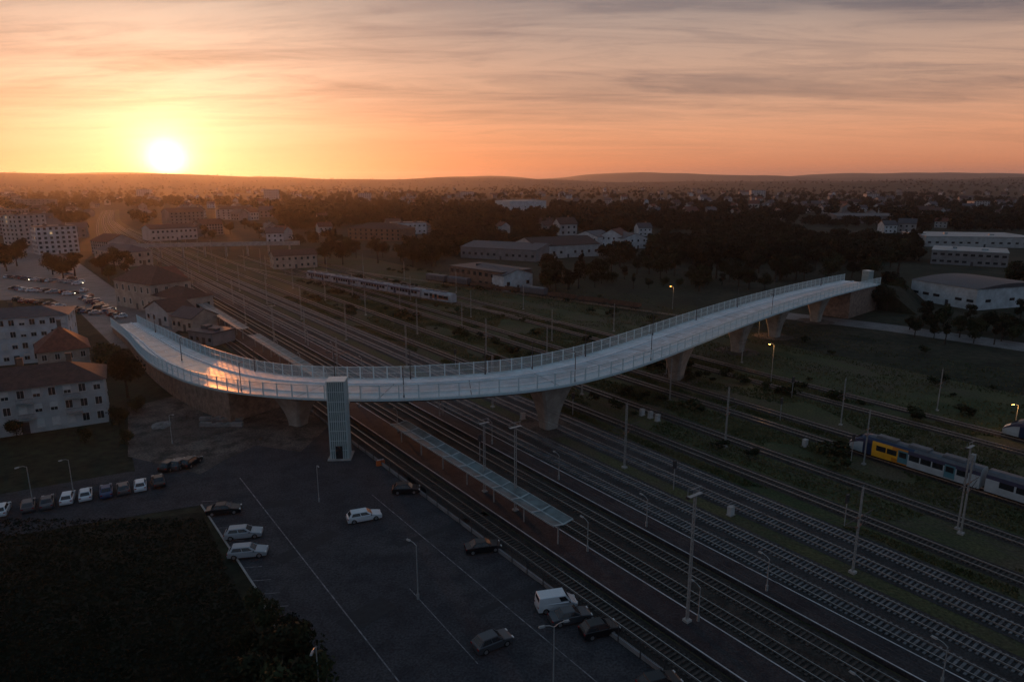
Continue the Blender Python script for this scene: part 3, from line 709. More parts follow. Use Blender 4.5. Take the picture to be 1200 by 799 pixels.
for i, (a, b2, h, rh, lb) in enumerate([((672,289),(700,291),7.5,3.5,'left white gabled house beyond the dark-roofed warehouse'), ((704,290),(728,291),8.5,4,'middle white gabled house beyond the dark-roofed warehouse'), ((730,292),(758,291),7,3.2,'right white gabled house beyond the dark-roofed warehouse')]):
    building(P(*a), P(*b2), 20, h, lb, 'house', 'house', 'gable', rh, 'wallw', 'roofr' if i == 1 else 'roofg', 2, 4, 1.2, 1.4, ridge='y', lit=.05)
building(P(408,281), P(470,283), 24, 9, 'brown three-storey building in the middle distance left of centre', 'building', 'building', 'hip', 4, 'wallbr', 'roofb', 3, 10, 1.4, 1.6)
building(P(462,275), P(500,274), 20, 9.5, 'white flat building right of the brown three-storey one', 'building', 'building', 'flat', 0, 'wallw', 'roofg', 2, 7, 1.6, 1.4)
building(P(178,283), P(232,280), 22, 9, 'pale long building on the left behind the station tracks', 'building', 'building', 'gable', 3, 'walla', 'roofb', 2, 10, 1.5, 1.6)
building(P(1066,350), P(1142,364), 36, 7.6, 'white warehouse with low curved grey roof right of the bridge end', 'warehouse', 'warehouse', 'arch', 1.5, 'wallw', 'roofg', 1, 6, 2.6, 1.0, over=.3, side=3)
building(P(1084,289), P(1215,291), 46, 7.0, 'long pale teal-roofed factory hall at far right', 'factory', 'factory_hall', 'flat', 0, 'walla', 'roofl', 1, 14, 2, 1.2)
building(P(1090,309), P(1180,314), 30, 7.5, 'pale flat-roofed factory hall in front of the longest one', 'factory', 'factory_hall', 'flat', 0, 'wallg', 'roofl', 2, 10, 2, 1.2)
building(P(980,262), P(1050,262), 40, 8, 'wide pale hall among the trees right of centre', 'hall', 'hall', 'gable', 2.0, 'wallm', 'roofg', 1, 8, 2, 1.5)
building(P(598,248), P(640,247), 50, 15, 'white distant warehouse glowing pale above the woods', 'warehouse', 'warehouse', 'flat', 0, 'wallw', 'roofl', 1, 6, 2, 1.5)

def small_house(wall, roof, lb):
    r = empty('house', (0,0,0), 0, lb, 'house')
    b = MB(); b.box(0,0,-.5,11,9,6.9)
    for x in (-5.5, 5.5): b.add([(x,-4.5,6.4),(x,4.5,6.4),(x,0,9.6)], [(0,1,2)])
    b.build('wall', M[wall], r)
    b = MB(); b.loft([[(x,-5,6.2),(x,0,9.7),(x,5,6.2),(x,5,6.45),(x,0,9.95),(x,-5,6.45)] for x in (-6,6)])
    rf = b.build('roof', M[roof], r); b = MB(); b.box(2.5,1,8.1,.9,.8,2.8); b.build('chimney', M['wallbr'], rf)
    for x in (-3.6,0,3.6):
        for z in (1, 4):
            b = MB(); b.box(x,-4.53,z,1.2,.08,1.3); b.build('window', M['win'], r)
    return r
HP = [small_house('walla','roofr','pale gabled house with red roof in the distant town'), small_house('wallm','roofb','muted gabled house with brown roof in the distant town'), small_house('wallw','roofg','white gabled house with slate roof in the distant town'), small_house('wallm','roofg','muted gabled house with slate roof in the distant town')]
for h in HP: h['group'] = 'houses of the distant town'
HB = []
hp = [0]*4
zones = [(760,1230,223,258,116), (300,760,222,242,62), (-20,320,221,262,76), (430,760,256,280,8), (1030,1230,262,285,6), (-20,120,250,292,16), (220,400,262,285,8)]
for (u0,u1,v0,v1,n) in zones:
    for _ in range(n):
        u = random.uniform(u0,u1); v = v0+(v1-v0)*random.random()
        if u > 1078 and v > 268: continue
        p = P(u, v); p.z = hill(p.x, p.y)
        if on_tracks(p, 30, 116): continue
        k = random.choice((0,1,1,2,3,3)); rz = random.choice((0,.4,-.5,1.3,2.0))+random.uniform(-.2,.2)
        sc = random.uniform(.9, 1.5); HB.append((u,v))
        if not hp[k]: HP[k].location = p; HP[k].rotation_euler = (0,0,rz); hp[k] = 1
        else: dup(HP[k], p, rz, sc=sc)
for u, v, wd, hh, lb in ((1015,236,30,16,'rightmost but one pale tall block in the distant town'), (1140,248,26,15,'rightmost pale tall block in the distant town'), (880,232,40,20,'widest pale block right of centre in the distant town'), (310,236,30,26,'tall tower block standing dark against the plain on the left'), (160,230,40,20,'leftmost pale tall block in the distant town'), (540,232,36,16,'pale tall block in the distance at the centre'), (420,236,28,18,'pale tall block in the distance between left and centre')):
    building(P(u,v), P(u,v)+Vector((wd,3,0)), 14, hh, lb, 'apartment block', 'apartment_block', 'flat', 0, 'walla', 'roofg', 5, 6, 2, 1.6, door=False)

fa, fb = P(150,303), P(352,299); fd = fb-fa; fl_ = fd.length
ob = empty('footbridge', (fa.x, fa.y, 0), math.atan2(fd.y, fd.x), 'old straight concrete footbridge crossing the tracks behind the station', 'footbridge')
b = MB(); b.box(fl_/2,0,6.4,fl_,3.6,1.0); b.build('deck', M['concrete'], ob)
for y in (-1.75, 1.75):
    b = MB(); b.box(fl_/2,y,7.45,fl_,.12,1.2); b.build('parapet', M['concrete'], ob)
for k in range(8):
    b = MB(); b.box(fl_*(k+.5)/8,0,0,.9,2.4,6.4); b.build('pier', M['pier'], ob)

# ---------------------------------------------------------------- vehicles
def wheel_parts(r, xs, hw, rad_, nm='wheel'):
    for x in xs:
        for sg in (-1, 1):
            b = MB(); b.tube((x,sg*(hw-.2),rad_), (x,sg*hw,rad_), rad_, 16); w = b.build('wheel', M['tyre'], r)
            b = MB(); b.tube((x,sg*(hw-.02),rad_), (x,sg*(hw+.015),rad_), rad_*.62, 12); b.build('rim', M['rim'], w)
def make_car(kind, label):
    r = empty('parked_car', (0,0,0), 0, label, 'car')
    if kind == 'hatch': Lf, Lr, hood, zr, ws, rs, re, rb = 2.05,-2.0, .93, 1.47, 1.0, .3,-1.35,-1.85
    elif kind == 'estate': Lf, Lr, hood, zr, ws, rs, re, rb = 2.3,-2.3, .95, 1.48, 1.1, .35,-1.75,-2.15
    elif kind == 'saloon': Lf, Lr, hood, zr, ws, rs, re, rb = 2.25,-2.25, .93, 1.42, 1.05, .3,-1.0,-1.65
    else: Lf, Lr, hood, zr, ws, rs, re, rb = 2.25,-2.25, 1.1, 1.85, 1.45, .85,-2.1,-2.2
    wb = (Lf-.85, Lr+.8); wr = .33
    def arch(x): return [(x+.4*math.cos(t), .24+.4*math.sin(t)) for t in [math.pi*k/6 for k in range(7)]][::-1]
    prof = [(Lr,.24)]+arch(wb[1])+arch(wb[0])+[(Lf-.02,.24),(Lf+.03,.5),(Lf-.05,.7),(Lf-.3,.8),(ws,hood),(rb,hood+.03),(Lr+.03,hood-.08),(Lr-.04,.55)]
    bm = bmesh.new(); hw = .88 if kind != 'van' else .93
    rings = []
    for y, ins in ((-hw,.05),(-hw+.07,0),(hw-.07,0),(hw,.05)):
        ring = []
        for x, z in prof:
            yy = y
            if abs(x) > 1.7: yy = y*(1-.10*(abs(x)-1.7)/.6)
            ring.append(bm.verts.new((x*(1-ins*.5), yy, z if z < .45 else z-ins)))
        rings.append(ring)
    for a, b_ in zip(rings, rings[1:]):
        for i in range(len(prof)):
            j = (i+1) % len(prof); bm.faces.new((a[i], a[j], b_[j], b_[i]))
    bm.faces.new(rings[0][::-1]); bm.faces.new(rings[-1])
    wt = .62 if kind != 'van' else .78
    lo4 = [(ws,hw-.08),(ws,-hw+.08),(rb,-hw+.08),(rb,hw-.08)]; up4 = [(rs,wt),(rs,-wt),(re,-wt),(re,wt)]
    lv = [bm.verts.new((x,y,hood-.02)) for x, y in lo4]; uv = [bm.verts.new((x,y,zr-.05)) for x, y in up4]; tv = [bm.verts.new((x*.97-.01,y*.93,zr)) for x, y in up4]
    for i in range(4):
        j = (i+1) % 4; bm.faces.new((lv[i],lv[j],uv[j],uv[i])); bm.faces.new((uv[i],uv[j],tv[j],tv[i]))
    bm.faces.new(tv); bmesh.ops.recalc_face_normals(bm, faces=bm.faces)
    me = bpy.data.meshes.new('body'); bm.to_mesh(me); bm.free(); me.materials.append(PAINT['silver'])
    bo = bpy.data.objects.new('body', me); C.objects.link(bo); bo.parent = r
    LO = [Vector((x,y,hood-.02)) for x, y in lo4]; UP = [Vector((x,y,zr-.05)) for x, y in up4]
    def pane(i, name, a=.08, b0=.12, b1=.92, c=.92):
        j = (i+1) % 4; A_, B_, C_, D_ = LO[i], LO[j], UP[j], UP[i]
        def q(u, v): return (A_.lerp(B_, u)).lerp(D_.lerp(C_, u), v)
        n = (B_-A_).cross(D_-A_).normalized(); cen = Vector(((ws+rb)/2,0,1.1))
        if n.dot(q(.5,.5)-cen) < 0: n = -n
        pts = [q(a,b0), q(c,b0), q(c,b1), q(a,b1)]
        b = MB(); b.add([p+n*.015 for p in pts]+[p-n*.02 for p in pts], [(0,1,2,3),(4,7,6,5),(0,4,5,1),(1,5,6,2),(2,6,7,3),(3,7,4,0)]); b.build(name, M['glass'], r)
    pane(0, 'windscreen'); 
    if kind == 'van':
        pane(1, 'side_window', .06, .2, .9, .30); pane(3, 'side_window', .70, .2, .9, .94); pane(2, 'rear_window', .12, .35, .9, .88)
    else:
        pane(2, 'rear_window'); pane(1, 'side_window', .1, .12, .9, .47); pane(1, 'side_window', .5, .12, .9, .9); pane(3, 'side_window', .1, .12, .9, .5); pane(3, 'side_window', .53, .12, .9, .9)
    wheel_parts(r, wb, hw+.01, wr)
    for sg in (-1, 1):
        b = MB(); b.box(Lf-.1, sg*.62, .6, .2, .36, .14); b.build('headlight', M['head'], r)
        b = MB(); b.box(Lr+.03, sg*.66, .68, .12, .28, .16); b.build('tail_light', M['tail'], r)
        b = MB(); b.box(ws-.25, sg*(hw+.08), hood+.0, .12, .2, .13); b.build('wing_mirror', M['steeld'], r)
    return r
K = {k: make_car(k, 'car') for k in ('hatch','estate','saloon','van')}
def car(kind, u, v, rz, paint, label, group=None, sc=None, p=None, on=False, z=.065):
    p = p or P(u, v); p = Vector((p.x, p.y, z))
    o = dup(K[kind], p, rz, label, group, sc, PAINT[paint])
    if kind == 'van': o['category'] = 'van'; o.name = 'parked_van'
    if on:
        for c in o.children:
            if c.name.startswith('headlight'): c.material_slots[0].link = 'OBJECT'; c.material_slots[0].material = M['headon']
    return o
car('estate', 427, 609, R(22), 'white', 'silver white car driving alone across the car park')
car('estate', 286, 629, R(12), 'silver', 'silver estate car parked second in the short row by the kerb')
car('estate', 291, 651, R(10), 'silver', 'pale car parked third in the short row by the kerb')
car('saloon', 263, 601, R(14), 'black', 'black car parked first in the short row by the kerb')
car('hatch', 476, 577, R(5), 'black', 'black hatchback parked alone right of the long painted line')
car('saloon', 566, 645, R(15), 'black', 'black saloon parked by the wall beside the first track')
car('hatch', 577, 757, R(32), 'grey', 'dark grey hatchback parked alone at the bottom of the car park')
car('van', 652, 712, R(14), 'white', 'white van parked near the railway side of the car park')
car('saloon', 668, 727, R(18), 'grey', 'dark grey car parked beside the white van')
car('hatch', 702, 742, R(20), 'black', 'black hatchback parked third in line after the white van')
car('hatch', 772, 806, R(20), 'black', 'dark car cut off by the bottom edge of the picture')
rowc = ['white','grey','grey','white','white','blue','grey','white','black']
rw = P(186,567)-P(3,601); ra = math.atan2(rw.y, rw.x)+R(90)
for i, (u, v) in enumerate([(3,601),(34,596),(56,592),(80,587),(101,583),(125,579),(145,576),(165,572),(186,567)]):
    car(['hatch','hatch','saloon'][i % 3], u, v, ra+R(random.uniform(-4,4)), rowc[i], f'{ordn[i]} car from the left in the row along the lane, {rowc[i]}', 'cars parked along the lane', sc=.95)
for i, (u, v) in enumerate([(200,549),(212,547),(224,545)]):
    car('hatch', u, v, R(80), ['black','grey','black'][i], f'{["black","dark grey","black"][i]} car, {ordn[i]} of three by the gravel lot', 'cars beside the gravel lot')
cols = ['white','silver','grey','black','blue','red']
for i in range(80):
    j = i % 16
    u, v = [(8+j*5.6, 326+j*.4), (70+j*3.4, 312+j*3.6), (20+j*6.2, 352+j*1.1), (96+j*3.0, 348+j*1.6), (6+j*5.4, 338+j*.5)][i//16]
    if random.random() < .25: continue
    pc = random.choice(cols); on = random.random() < .14
    car(random.choice(['hatch','estate','saloon']), u+random.uniform(-1.5,1.5), v+random.uniform(-1,1), R(random.choice((35,50,215,100))+random.uniform(-5,5)), pc, f'distant {pc} car{" with lit headlights" if on else ""} on the station street', 'cars on the station street', on=on)
for k in K.values():
    for c in list(k.children):
        for g_ in list(c.children): bpy.data.objects.remove(g_)
        bpy.data.objects.remove(c)
    bpy.data.objects.remove(k)

def tsec(x, w=1.0, top=1.0, bot=.55):
    pr = [(-1.38,bot),(-1.45,1.3),(-1.45,2.7),(-1.36,3.3),(-1.05,3.72),(-.5,3.92),(.5,3.92),(1.05,3.72),(1.36,3.3),(1.45,2.7),(1.45,1.3),(1.38,bot)]
    return [(x, a*w, bot+(z-bot)*top) for a, z in pr]
def coach(parent_label, Ln, nose, colf, mats, nm='train_coach', winz=(1.75,.95), nwin=8, cat='train', doorm='tteal'):
    r = empty(nm, (0,0,0), 0, parent_label, cat)
    b = MB()
    if nose:
        xs = [(0,.55,.30),(.2,.70,.42),(.6,.82,.55),(1.2,.91,.72),(1.9,.96,.87),(2.7,.99,.96),(3.5,1,1)]
        x = 4.2
    else: xs = [(0,1,1)]; x = .8
    while x < Ln: xs.append((x,1,1)); x += .8
    xs.append((Ln,1,1))
    secs = [tsec(-x, w, t) for x, w, t in xs]
    b.loft(secs, mf=lambda k, i: colf(xs[min(k, len(xs)-1)][0], i)); b.build('body', mats, r, smooth=False)
    st = 4.8 if nose else 1.6
    for sg in (-1, 1):
        for k in range(nwin):
            b = MB(); x = st+(Ln-st-1.5)*(k+.5)/nwin
            if k in (2, nwin-2):
                b.box(-x, sg*1.46, .8, 1.5, .05, 2.2); d = b.build('door', M[doorm], r)
                b = MB(); b.box(-x, sg*1.49, 1.8, 1.1, .04, .95); b.build('window', M['glass'], d)
            else:
                b.box(-x, sg*1.455, winz[0], (Ln-st)/nwin*.8, .05, winz[1]); b.build('window', M['glass'], r)
    for x in (3.2, Ln-3.2):
        b = MB(); b.box(-x,0,.35,3.2,2.1,.4)
        for dx in (-1.1,1.1):
            for sg in (-.75,.75): b.tube((-x+dx,sg-.06,.75), (-x+dx,sg+.06,.75), .44, 14)
        b.build('bogie', M['under'], r)
    b = MB(); b.box(-Ln/2,0,.5,Ln-9,2.4,.45); b.build('underframe', M['under'], r)
    for x in (Ln*.3, Ln*.55, Ln*.8):
        b = MB(); b.box(-x,0,3.9,3.2,1.6,.32,0,0,.95,.8); b.build('roof_unit', M['tgrey'], r)
    if nose:
        b = MB(); b.add([(-.62,-.85,2.52),(-.62,.85,2.52),(-2.0,1.08,3.60),(-2.0,-1.08,3.60)], [(0,1,2,3)])
        b.build('windscreen', M['glass'], r)
        for sg in (-1, 1):
            b = MB(); b.box(-.12, sg*.62, 1.15, .3, .3, .2); b.build('headlight', M['head'], r)
        b = MB(); b.box(.05,0,.55,.5,.5,.3); b.build('coupler', M['under'], r)
    return r
def colA(x, i):
    if i in (4,5,6): return 4 if x > 3.4 else (1 if x > 1.1 else 0)
    if i in (3,7): return 4 if x > 10 else (1 if x > 1.1 else 0)
    if x < 2.6: return 0 if i in (0,1,9,10,11) else 1
    if x < 3.6: return 1
    if x < 8.8: return 2 if i in (1,9) or x < 7 else 3
    if x < 9.6: return 3
    return 1 if i in (2, 8) else 0
ter = [M['tsil'], M['tblue'], M['tyel'], M['tora'], M['tgrey']]
n0 = P(989,530); s0n = n0.x*DX+n0.y*DY; w0n = 111.8
t1 = coach('silver, blue and yellow regional train with pointed nose at right', 20, True, colA, ter, 'regional_train')
t1.location = T(s0n, w0n, .28); t1.rotation_euler = (0,0,TR); t1.scale = (1,.95,.93)
def colB(x, i):
    if i in (3,4,5,6,7): return 4
    return 1 if i in (2,8) else 0
t2 = coach('second coach of the regional train, cut off by the right edge', 20, False, colB, ter, 'train_coach')
t2.location = T(s0n-20.7, w0n, .28); t2.rotation_euler = (0,0,TR); t2.scale = (1,.95,.93)
n2 = P(1177,509); s2n = n2.x*DX+n2.y*DY
t3 = coach('second train, only its pale nose showing at the right edge', 20, True, colA, ter, 'regional_train')
t3.location = T(s2n, 141, .28); t3.rotation_euler = (0,0,TR); t3.scale = (1,.95,.93)
ta, tb = P(362,327), P(532,357); td = tb-ta; tl = td.length
cc = [M['tdull'], M['tblue'], M['troof'], M['tred']]
def colC(x, i):
    if i in (3,4,5,6,7): return 2
    return 1 if i in (2,8) else 0
def colL(x, i):
    if i in (4,5,6): return 2
    return 3 if i in (1,9) and 1.5 < x < 12 else 0
head = math.atan2(td.y, td.x)
lc = coach('grey and rusty orange locomotive at the right end of the long parked train', 17, False, colL, cc, 'locomotive', nwin=5, cat='locomotive', doorm='tgrey')
lc.location = tb+Vector((0,0,.28)); lc.rotation_euler = (0,0,head)
cl_ = (tl-18)/4-.7
c0 = coach('pale blue-grey passenger coach next to the rusty orange locomotive', cl_, False, colC, cc, 'train_coach', nwin=9, doorm='tblue')
for k in range(4):
    p = tb-td.normalized()*(18+(cl_+.7)*k)+Vector((0,0,.28)); lb = ['pale blue-grey passenger coach next to the rusty orange locomotive','second blue-grey coach from the locomotive','third blue-grey coach from the locomotive','last blue-grey coach of the long parked train, farthest left'][k]
    if k == 0: c0.location = p; c0.rotation_euler = (0,0,head)
    else: dup(c0, p, head, lb)
def wagon(label, box):
    r = empty('freight_wagon', (0,0,0), 0, label, 'wagon')
    b = MB(); b.box(0,0,1.0,12.5,2.7,.25); b.box(0,0,.7,10,.5,.3); b.build('underframe', M['under'], r)
    b = MB()
    if box:
        b.loft([[(x,-1.35,1.26),(x,-1.35,3.3),(x,-.9,3.75),(x,.9,3.75),(x,1.35,3.3),(x,1.35,1.26)] for x in (-6,6)])
        for x in range(-5,6,2):
            for sg in (-1,1): b.box(x, sg*1.38, 1.3, .12, .08, 2.0)
    else:
        for sg in (-1,1): b.box(0,sg*1.3,1.26,12.2,.08,1.1)
        for sg in (-1,1): b.box(sg*6.1,0,1.26,.08,2.6,1.1)
    b.build('wagon_body', M['rust'] if not box else M['tgrey'], r)
    for x in (-4.2,4.2):
        b = MB()
        for dx in (-.9,.9):
            for sg in (-.75,.75): b.tube((x+dx,sg-.06,.75),(x+dx,sg+.06,.75),.44,12)
        b.box(x,0,.6,2.4,1.9,.3); b.build('bogie', M['under'], r)
    return r
wa, wb_ = P(500,330), P(690,356); wd_ = (wb_-wa).normalized(); wang = math.atan2(wd_.y, wd_.x)
w1 = wagon('closed grey freight wagon in the row behind the long parked train', True); w2 = wagon('low open rusty wagon in the row behind the long parked train', False)
w1['group'] = w2['group'] = 'freight wagons in a row'
for k in range(8):
    p = wa+wd_*(14*k+7)+Vector((0,0,.2)); src = w1 if k in (0,1,4) else w2
    if k == 0: w1.location = p; w1.rotation_euler = (0,0,wang)
    elif k == 2: w2.location = p; w2.rotation_euler = (0,0,wang)
    else: dup(src, p, wang)
for (a, b2, lb) in ((ta-td*.6, tb+td*.5, 'siding track under the long parked blue train'), (wa-wd_*60, wb_+wd_*60, 'siding track under the freight wagons')):
    dd = (b2-a).normalized(); nn = Vector((-dd.y, dd.x, 0)); r = empty('railway_track', (a.x,a.y,0), 0, lb, 'railway track')
    for sg in (-1,1):
        q = MB(); q.loft([[p-a+nn*(sg*.75+e)+Vector((0,0,z)) for e, z in ((-.05,.1),(-.045,.28),(.045,.28),(.05,.1))] for p in (a, b2)]); q.build('rail', M['rail'], r)

# ---------------------------------------------------------------- small things of the lot
rr = random.Random(3)
for i in range(16):
    r = empty('block_stack', P(238+(i % 8)*6.2, 493+(i//8)*7), rr.uniform(-.1,.1), 'pallet of grey paving blocks stored on the gravel lot', 'pallet', 'pallets of blocks on the gravel lot')
    b = MB(); b.box(0,0,.14,1.1,.95,rr.uniform(.4,.8)); b.build('blocks', M['pallet'], r)
    b = MB(); 
    for y in (-.4,0,.4): b.box(0,y,0,1.2,.12,.1)
    b.box(0,0,.1,1.2,1.0,.035); b.build('pallet', M['wood'], r)
def rubble(u, v, rad_, lb, m):
    p = P(u, v); bm = bmesh.new(); bmesh.ops.create_icosphere(bm, subdivisions=4, radius=rad_)
    for q in bm.verts:
        q.co.z = max(-.1, q.co.z*.25); q.co += q.co.normalized()*noise.noise(q.co*.9)*rad_*.35+Vector((0,0,abs(noise.noise(q.co*3))*.25))
    me = bpy.data.meshes.new('rubble_pile'); bm.to_mesh(me); bm.free(); me.materials.append(M[m]); o = bpy.data.objects.new('rubble_pile', me); C.objects.link(o); o.location = p; tag(o, lb, 'rubble pile')
rubble(190,499,1.8,'pale rubble heap under the bridge ramp','pallet'); rubble(212,491,1.5,'smaller dark heap of spoil behind the pale one','dirt')
rubble(300,515,1.2,'small brown heap of earth in the middle of the gravel lot','dirt')
r = empty('traffic_barrier', P(446,545), R(30), 'small orange plastic barrier right of the lift tower', 'barrier')
b = MB(); b.box(0,0,0,1.4,.5,.9,0,0,.95,.45); b.build('barrier_body', M['orange'], r); b = MB(); b.box(0,0,.9,1.1,.16,.12); b.build('barrier_top', M['white'], r)
fr = empty('boundary_fence', T(0,44.0,0), TR, 'dark mesh fence on a low wall between car park and first track', 'fence')
b = MB(); b.box(45,0,0,210,.25,.5); b.build('low_wall', M['wallg'], fr)
b = MB(); b.box(45,0,1.75,210,.05,.05)
for k in range(1050): b.box(-60+k*.2,0,.5,.02,.02,1.25)
b.build('mesh_panel', M['steeld'], fr)
pm = MB(); pm.box(0,0,0,.08,.08,1.9); f0 = pm.build('post', M['steeld'], fr)
for k in range(70):
    q = f0 if k == 0 else f0.copy()
    if k: C.objects.link(q); q.parent = fr
    q.location = (-60+k*3.0, .18, 0)
def signal():
    r = empty('railway_signal', (0,0,0), 0, 'short railway signal post standing between the tracks', 'railway signal', 'railway signals between the tracks')
    b = MB(); b.tube((0,0,0),(0,0,3.6),.07,8); b.build('pole', M['steel'], r); b = MB(); b.box(0,0,3.5,.25,.6,1.2); b.build('signal_head', M['steeld'], r)
    return r
sg0 = signal(); sp2 = [(41,84.9),(62,75.2),(88,57.7),(96,84.9),(52,107.3),(140,84.9),(120,101.8),(70,114.9),(77,130)]
for i, (s, w) in enumerate(sp2):
    if i == 0: sg0.location = T(s,w); sg0.rotation_euler = (0,0,TR)
    else: dup(sg0, T(s,w), TR)
def cabinet():
    r = empty('trackside_cabinet', (0,0,0), 0, 'pale trackside equipment cabinet on a concrete base', 'cabinet', 'trackside cabinets')
    b = MB(); b.box(0,0,.15,.6,.9,1.1); b.build('casing', M['walla'], r); b = MB(); b.box(0,0,1.26,.7,1.0,.08); b.build('lid', M['concrete'], r); b = MB(); b.box(0,0,0,.8,1.1,.14); b.build('base', M['concrete'], r)
    return r
cb0 = cabinet()
for i, (s, w) in enumerate([(84,96),(86,96.2),(88,96),(60,106.9),(40,123),(100,75.6),(52,75.4)]):
    if i == 0: cb0.location = T(s,w); cb0.rotation_euler = (0,0,TR)
    else: dup(cb0, T(s,w), TR)

# ---------------------------------------------------------------- trees
EX = [(522,632,300,358), (625,708,284,320), (668,762,276,302), (400,505,266,294), (172,240,258,292), (315,376,298,328), (1055,1180,318,374), (1078,1230,272,324), (592,645,240,254), (355,540,318,364)]
def blocked(u, v): return any(a < u < b and c < v < d for a, b, c, d in EX)
def crown(seed, n, H, Rr, leaf, nl=11):
    g = np.random.default_rng(seed)
    c = g.normal(size=(nl,3)); c /= np.linalg.norm(c, axis=1)[:,None]; c *= g.uniform(.25,1,(nl,1))**.5
    c[:,0] *= Rr*.62; c[:,1] *= Rr*.62; c[:,2] = H*.60+c[:,2]*H*.27
    lr = Rr*g.uniform(.32,.55,nl)*(1.1-.35*(c[:,2]-H*.4)/(H*.5))
    k = g.integers(0, nl, n); d = g.normal(size=(n,3)); d /= np.linalg.norm(d, axis=1)[:,None]
    pos = c[k]+d*lr[k][:,None]*g.uniform(.6,1.08,(n,1))*np.array([1,1,.85])
    pos[:,2] = np.maximum(pos[:,2], H*.12*g.uniform(.7,1.6,n))
    nrm = d+g.normal(size=(n,3))*.6; nrm /= np.linalg.norm(nrm, axis=1)[:,None]
    a = np.cross(nrm, g.normal(size=(n,3))); a /= np.linalg.norm(a, axis=1)[:,None]; b = np.cross(nrm, a)
    s = leaf*g.uniform(.5,1.3,(n,1)); a *= s; b *= s*.7
    V = np.stack([pos-a-b*.3, pos-b*1.1, pos+a*.9+b*.2, pos+b], 1).reshape(-1,3)
    return V, np.arange(4*n).reshape(-1,4)
def make_tree(seed, n, H, Rr, leaf, label, m='leaf'):
    r = empty('tree', (0,0,0), 0, label, 'tree'); b = MB(); rg = random.Random(seed)
    pts = [Vector((0,0,-.2)), Vector((rg.uniform(-.15,.15),0,H*.22)), Vector((rg.uniform(-.4,.4),rg.uniform(-.4,.4),H*.5)), Vector((rg.uniform(-.5,.5),rg.uniform(-.5,.5),H*.8))]
    rs = [H*.03, H*.022, H*.014, H*.005]
    for i in range(3): b.tube(pts[i], pts[i+1], rs[i], 7, rs[i+1])
    for k in range(7):
        t = rg.uniform(.25,.7); a = k*2.4+rg.random(); q = Vector((0,0,H*t)); e = q+Vector((math.cos(a)*Rr*.6, math.sin(a)*Rr*.6, H*.16)); b.tube(q, e, H*.009, 5, H*.003)
    b.build('trunk', M['bark'], r)
    V, F = crown(seed, n, H, Rr, leaf); np_mesh('crown', V, F, M[m], r); return r
TP = [make_tree(11,1700,12,5.2,.42,'tree'), make_tree(12,1700,13,4.6,.42,'tree','leafd'), make_tree(13,1500,10,5.4,.42,'tree'), make_tree(14,1500,15,4.4,.45,'tree','leafd'), make_tree(15,1000,17,2.6,.42,'tree','leafd')]
def tree(p, k, sc, label, group=None):
    rz = random.uniform(0, 6.28); z = hill(p.x, p.y); p = Vector((p.x, p.y, z))
    return dup(TP[k], p, rz, label, group, (sc*random.uniform(.9,1.2), sc*random.uniform(.9,1.2), sc))
tree(P(150,466), 1, .95, 'large dark tree beside the bridge ramp and pale grey apartment block')
tree(P(134,442), 0, .75, 'smaller tree behind the large dark one by the ramp')
for i, (u, v, s) in enumerate([(318,745,.36),(332,790,.5),(350,800,.5),(345,770,.42),(362,830,.5),(310,830,.5),(300,720,.26),(290,775,.34),(335,850,.6),(285,835,.45)]):
    tree(P(u,v), i % 2, s, 'dark bushy tree in the clump at the bottom left of the car park', 'trees at the bottom left')
for u, v, s in [(20,512,.35),(140,500,.4),(160,484,.35),(100,520,.3),(148,522,.3)]:
    tree(P(u,v), 2, s, 'small bushy tree by the pale grey apartment block', 'small trees by the apartment block')
for u, v, s in [(75,330,1.1),(62,322,1.0),(88,324,.9),(120,322,.9),(150,326,1.0),(135,318,1.1),(8,318,1),(20,312,1.1),(128,330,.7)]:
    tree(P(u,v), random.randrange(4), s, 'street tree near the station forecourt', 'trees by the station forecourt')
ZN = [ (690,1060,308,330,66,.65,1.1,'tree in the dark belt just behind the right half of the bridge','trees behind the bridge'),
       (640,900,326,342,34,.4,.8,'smaller tree in the thicket close behind the bridge','thicket close behind the bridge'),
       (1025,1062,345,375,12,.6,.9,'tree right beside the far end of the bridge','trees beside the bridge end'),
       (1062,1230,376,404,32,.35,.6,'low tree in the thicket below the curved-roof warehouse','trees below the warehouse'),
       (760,1078,290,308,22,.65,1.1,'tree in the second belt behind the bridge','trees of the second belt'),
       (635,700,318,342,10,.65,1.0,'tree by the workshop and wagons','trees by the workshop'),
       (480,560,292,316,14,.65,1.1,'tree left of the industrial hall','trees left of the hall'),
       (380,500,294,312,20,.65,1.1,'tree behind the long parked train','trees behind the parked train'),
       (240,330,268,285,12,.65,1.1,'tree beyond the old footbridge','trees beyond the footbridge'),
       (560,760,268,286,16,.65,1.1,'tree between the halls and the white gabled houses','trees between the halls'),
       (1182,1230,320,350,10,.65,1.1,'tree beside the curved-roof warehouse','trees beside the warehouse'),
       (-30,30,296,316,6,.65,1.1,'tree at the left edge behind the street','trees at the left edge')]
for (u0,u1,v0,v1,n,sa,sb,lb,gp) in ZN:
    for _ in range(n):
        u = random.uniform(u0,u1); v = random.uniform(v0,v1)
        if blocked(u, v): continue
        tree(P(u,v), random.choice((0,1,2,3,1,3,4)), random.uniform(sa,sb), lb, gp)
for r_ in TP:
    for c in list(r_.children): bpy.data.objects.remove(c)
    bpy.data.objects.remove(r_)
bm_ = []
for sd in range(3):
    V, F = crown(40+sd, 260, 2.2, 1.5, .22, 6); bm_.append(np_mesh('shrub', V, F, M['leaf']))
rr = random.Random(5); i = 0
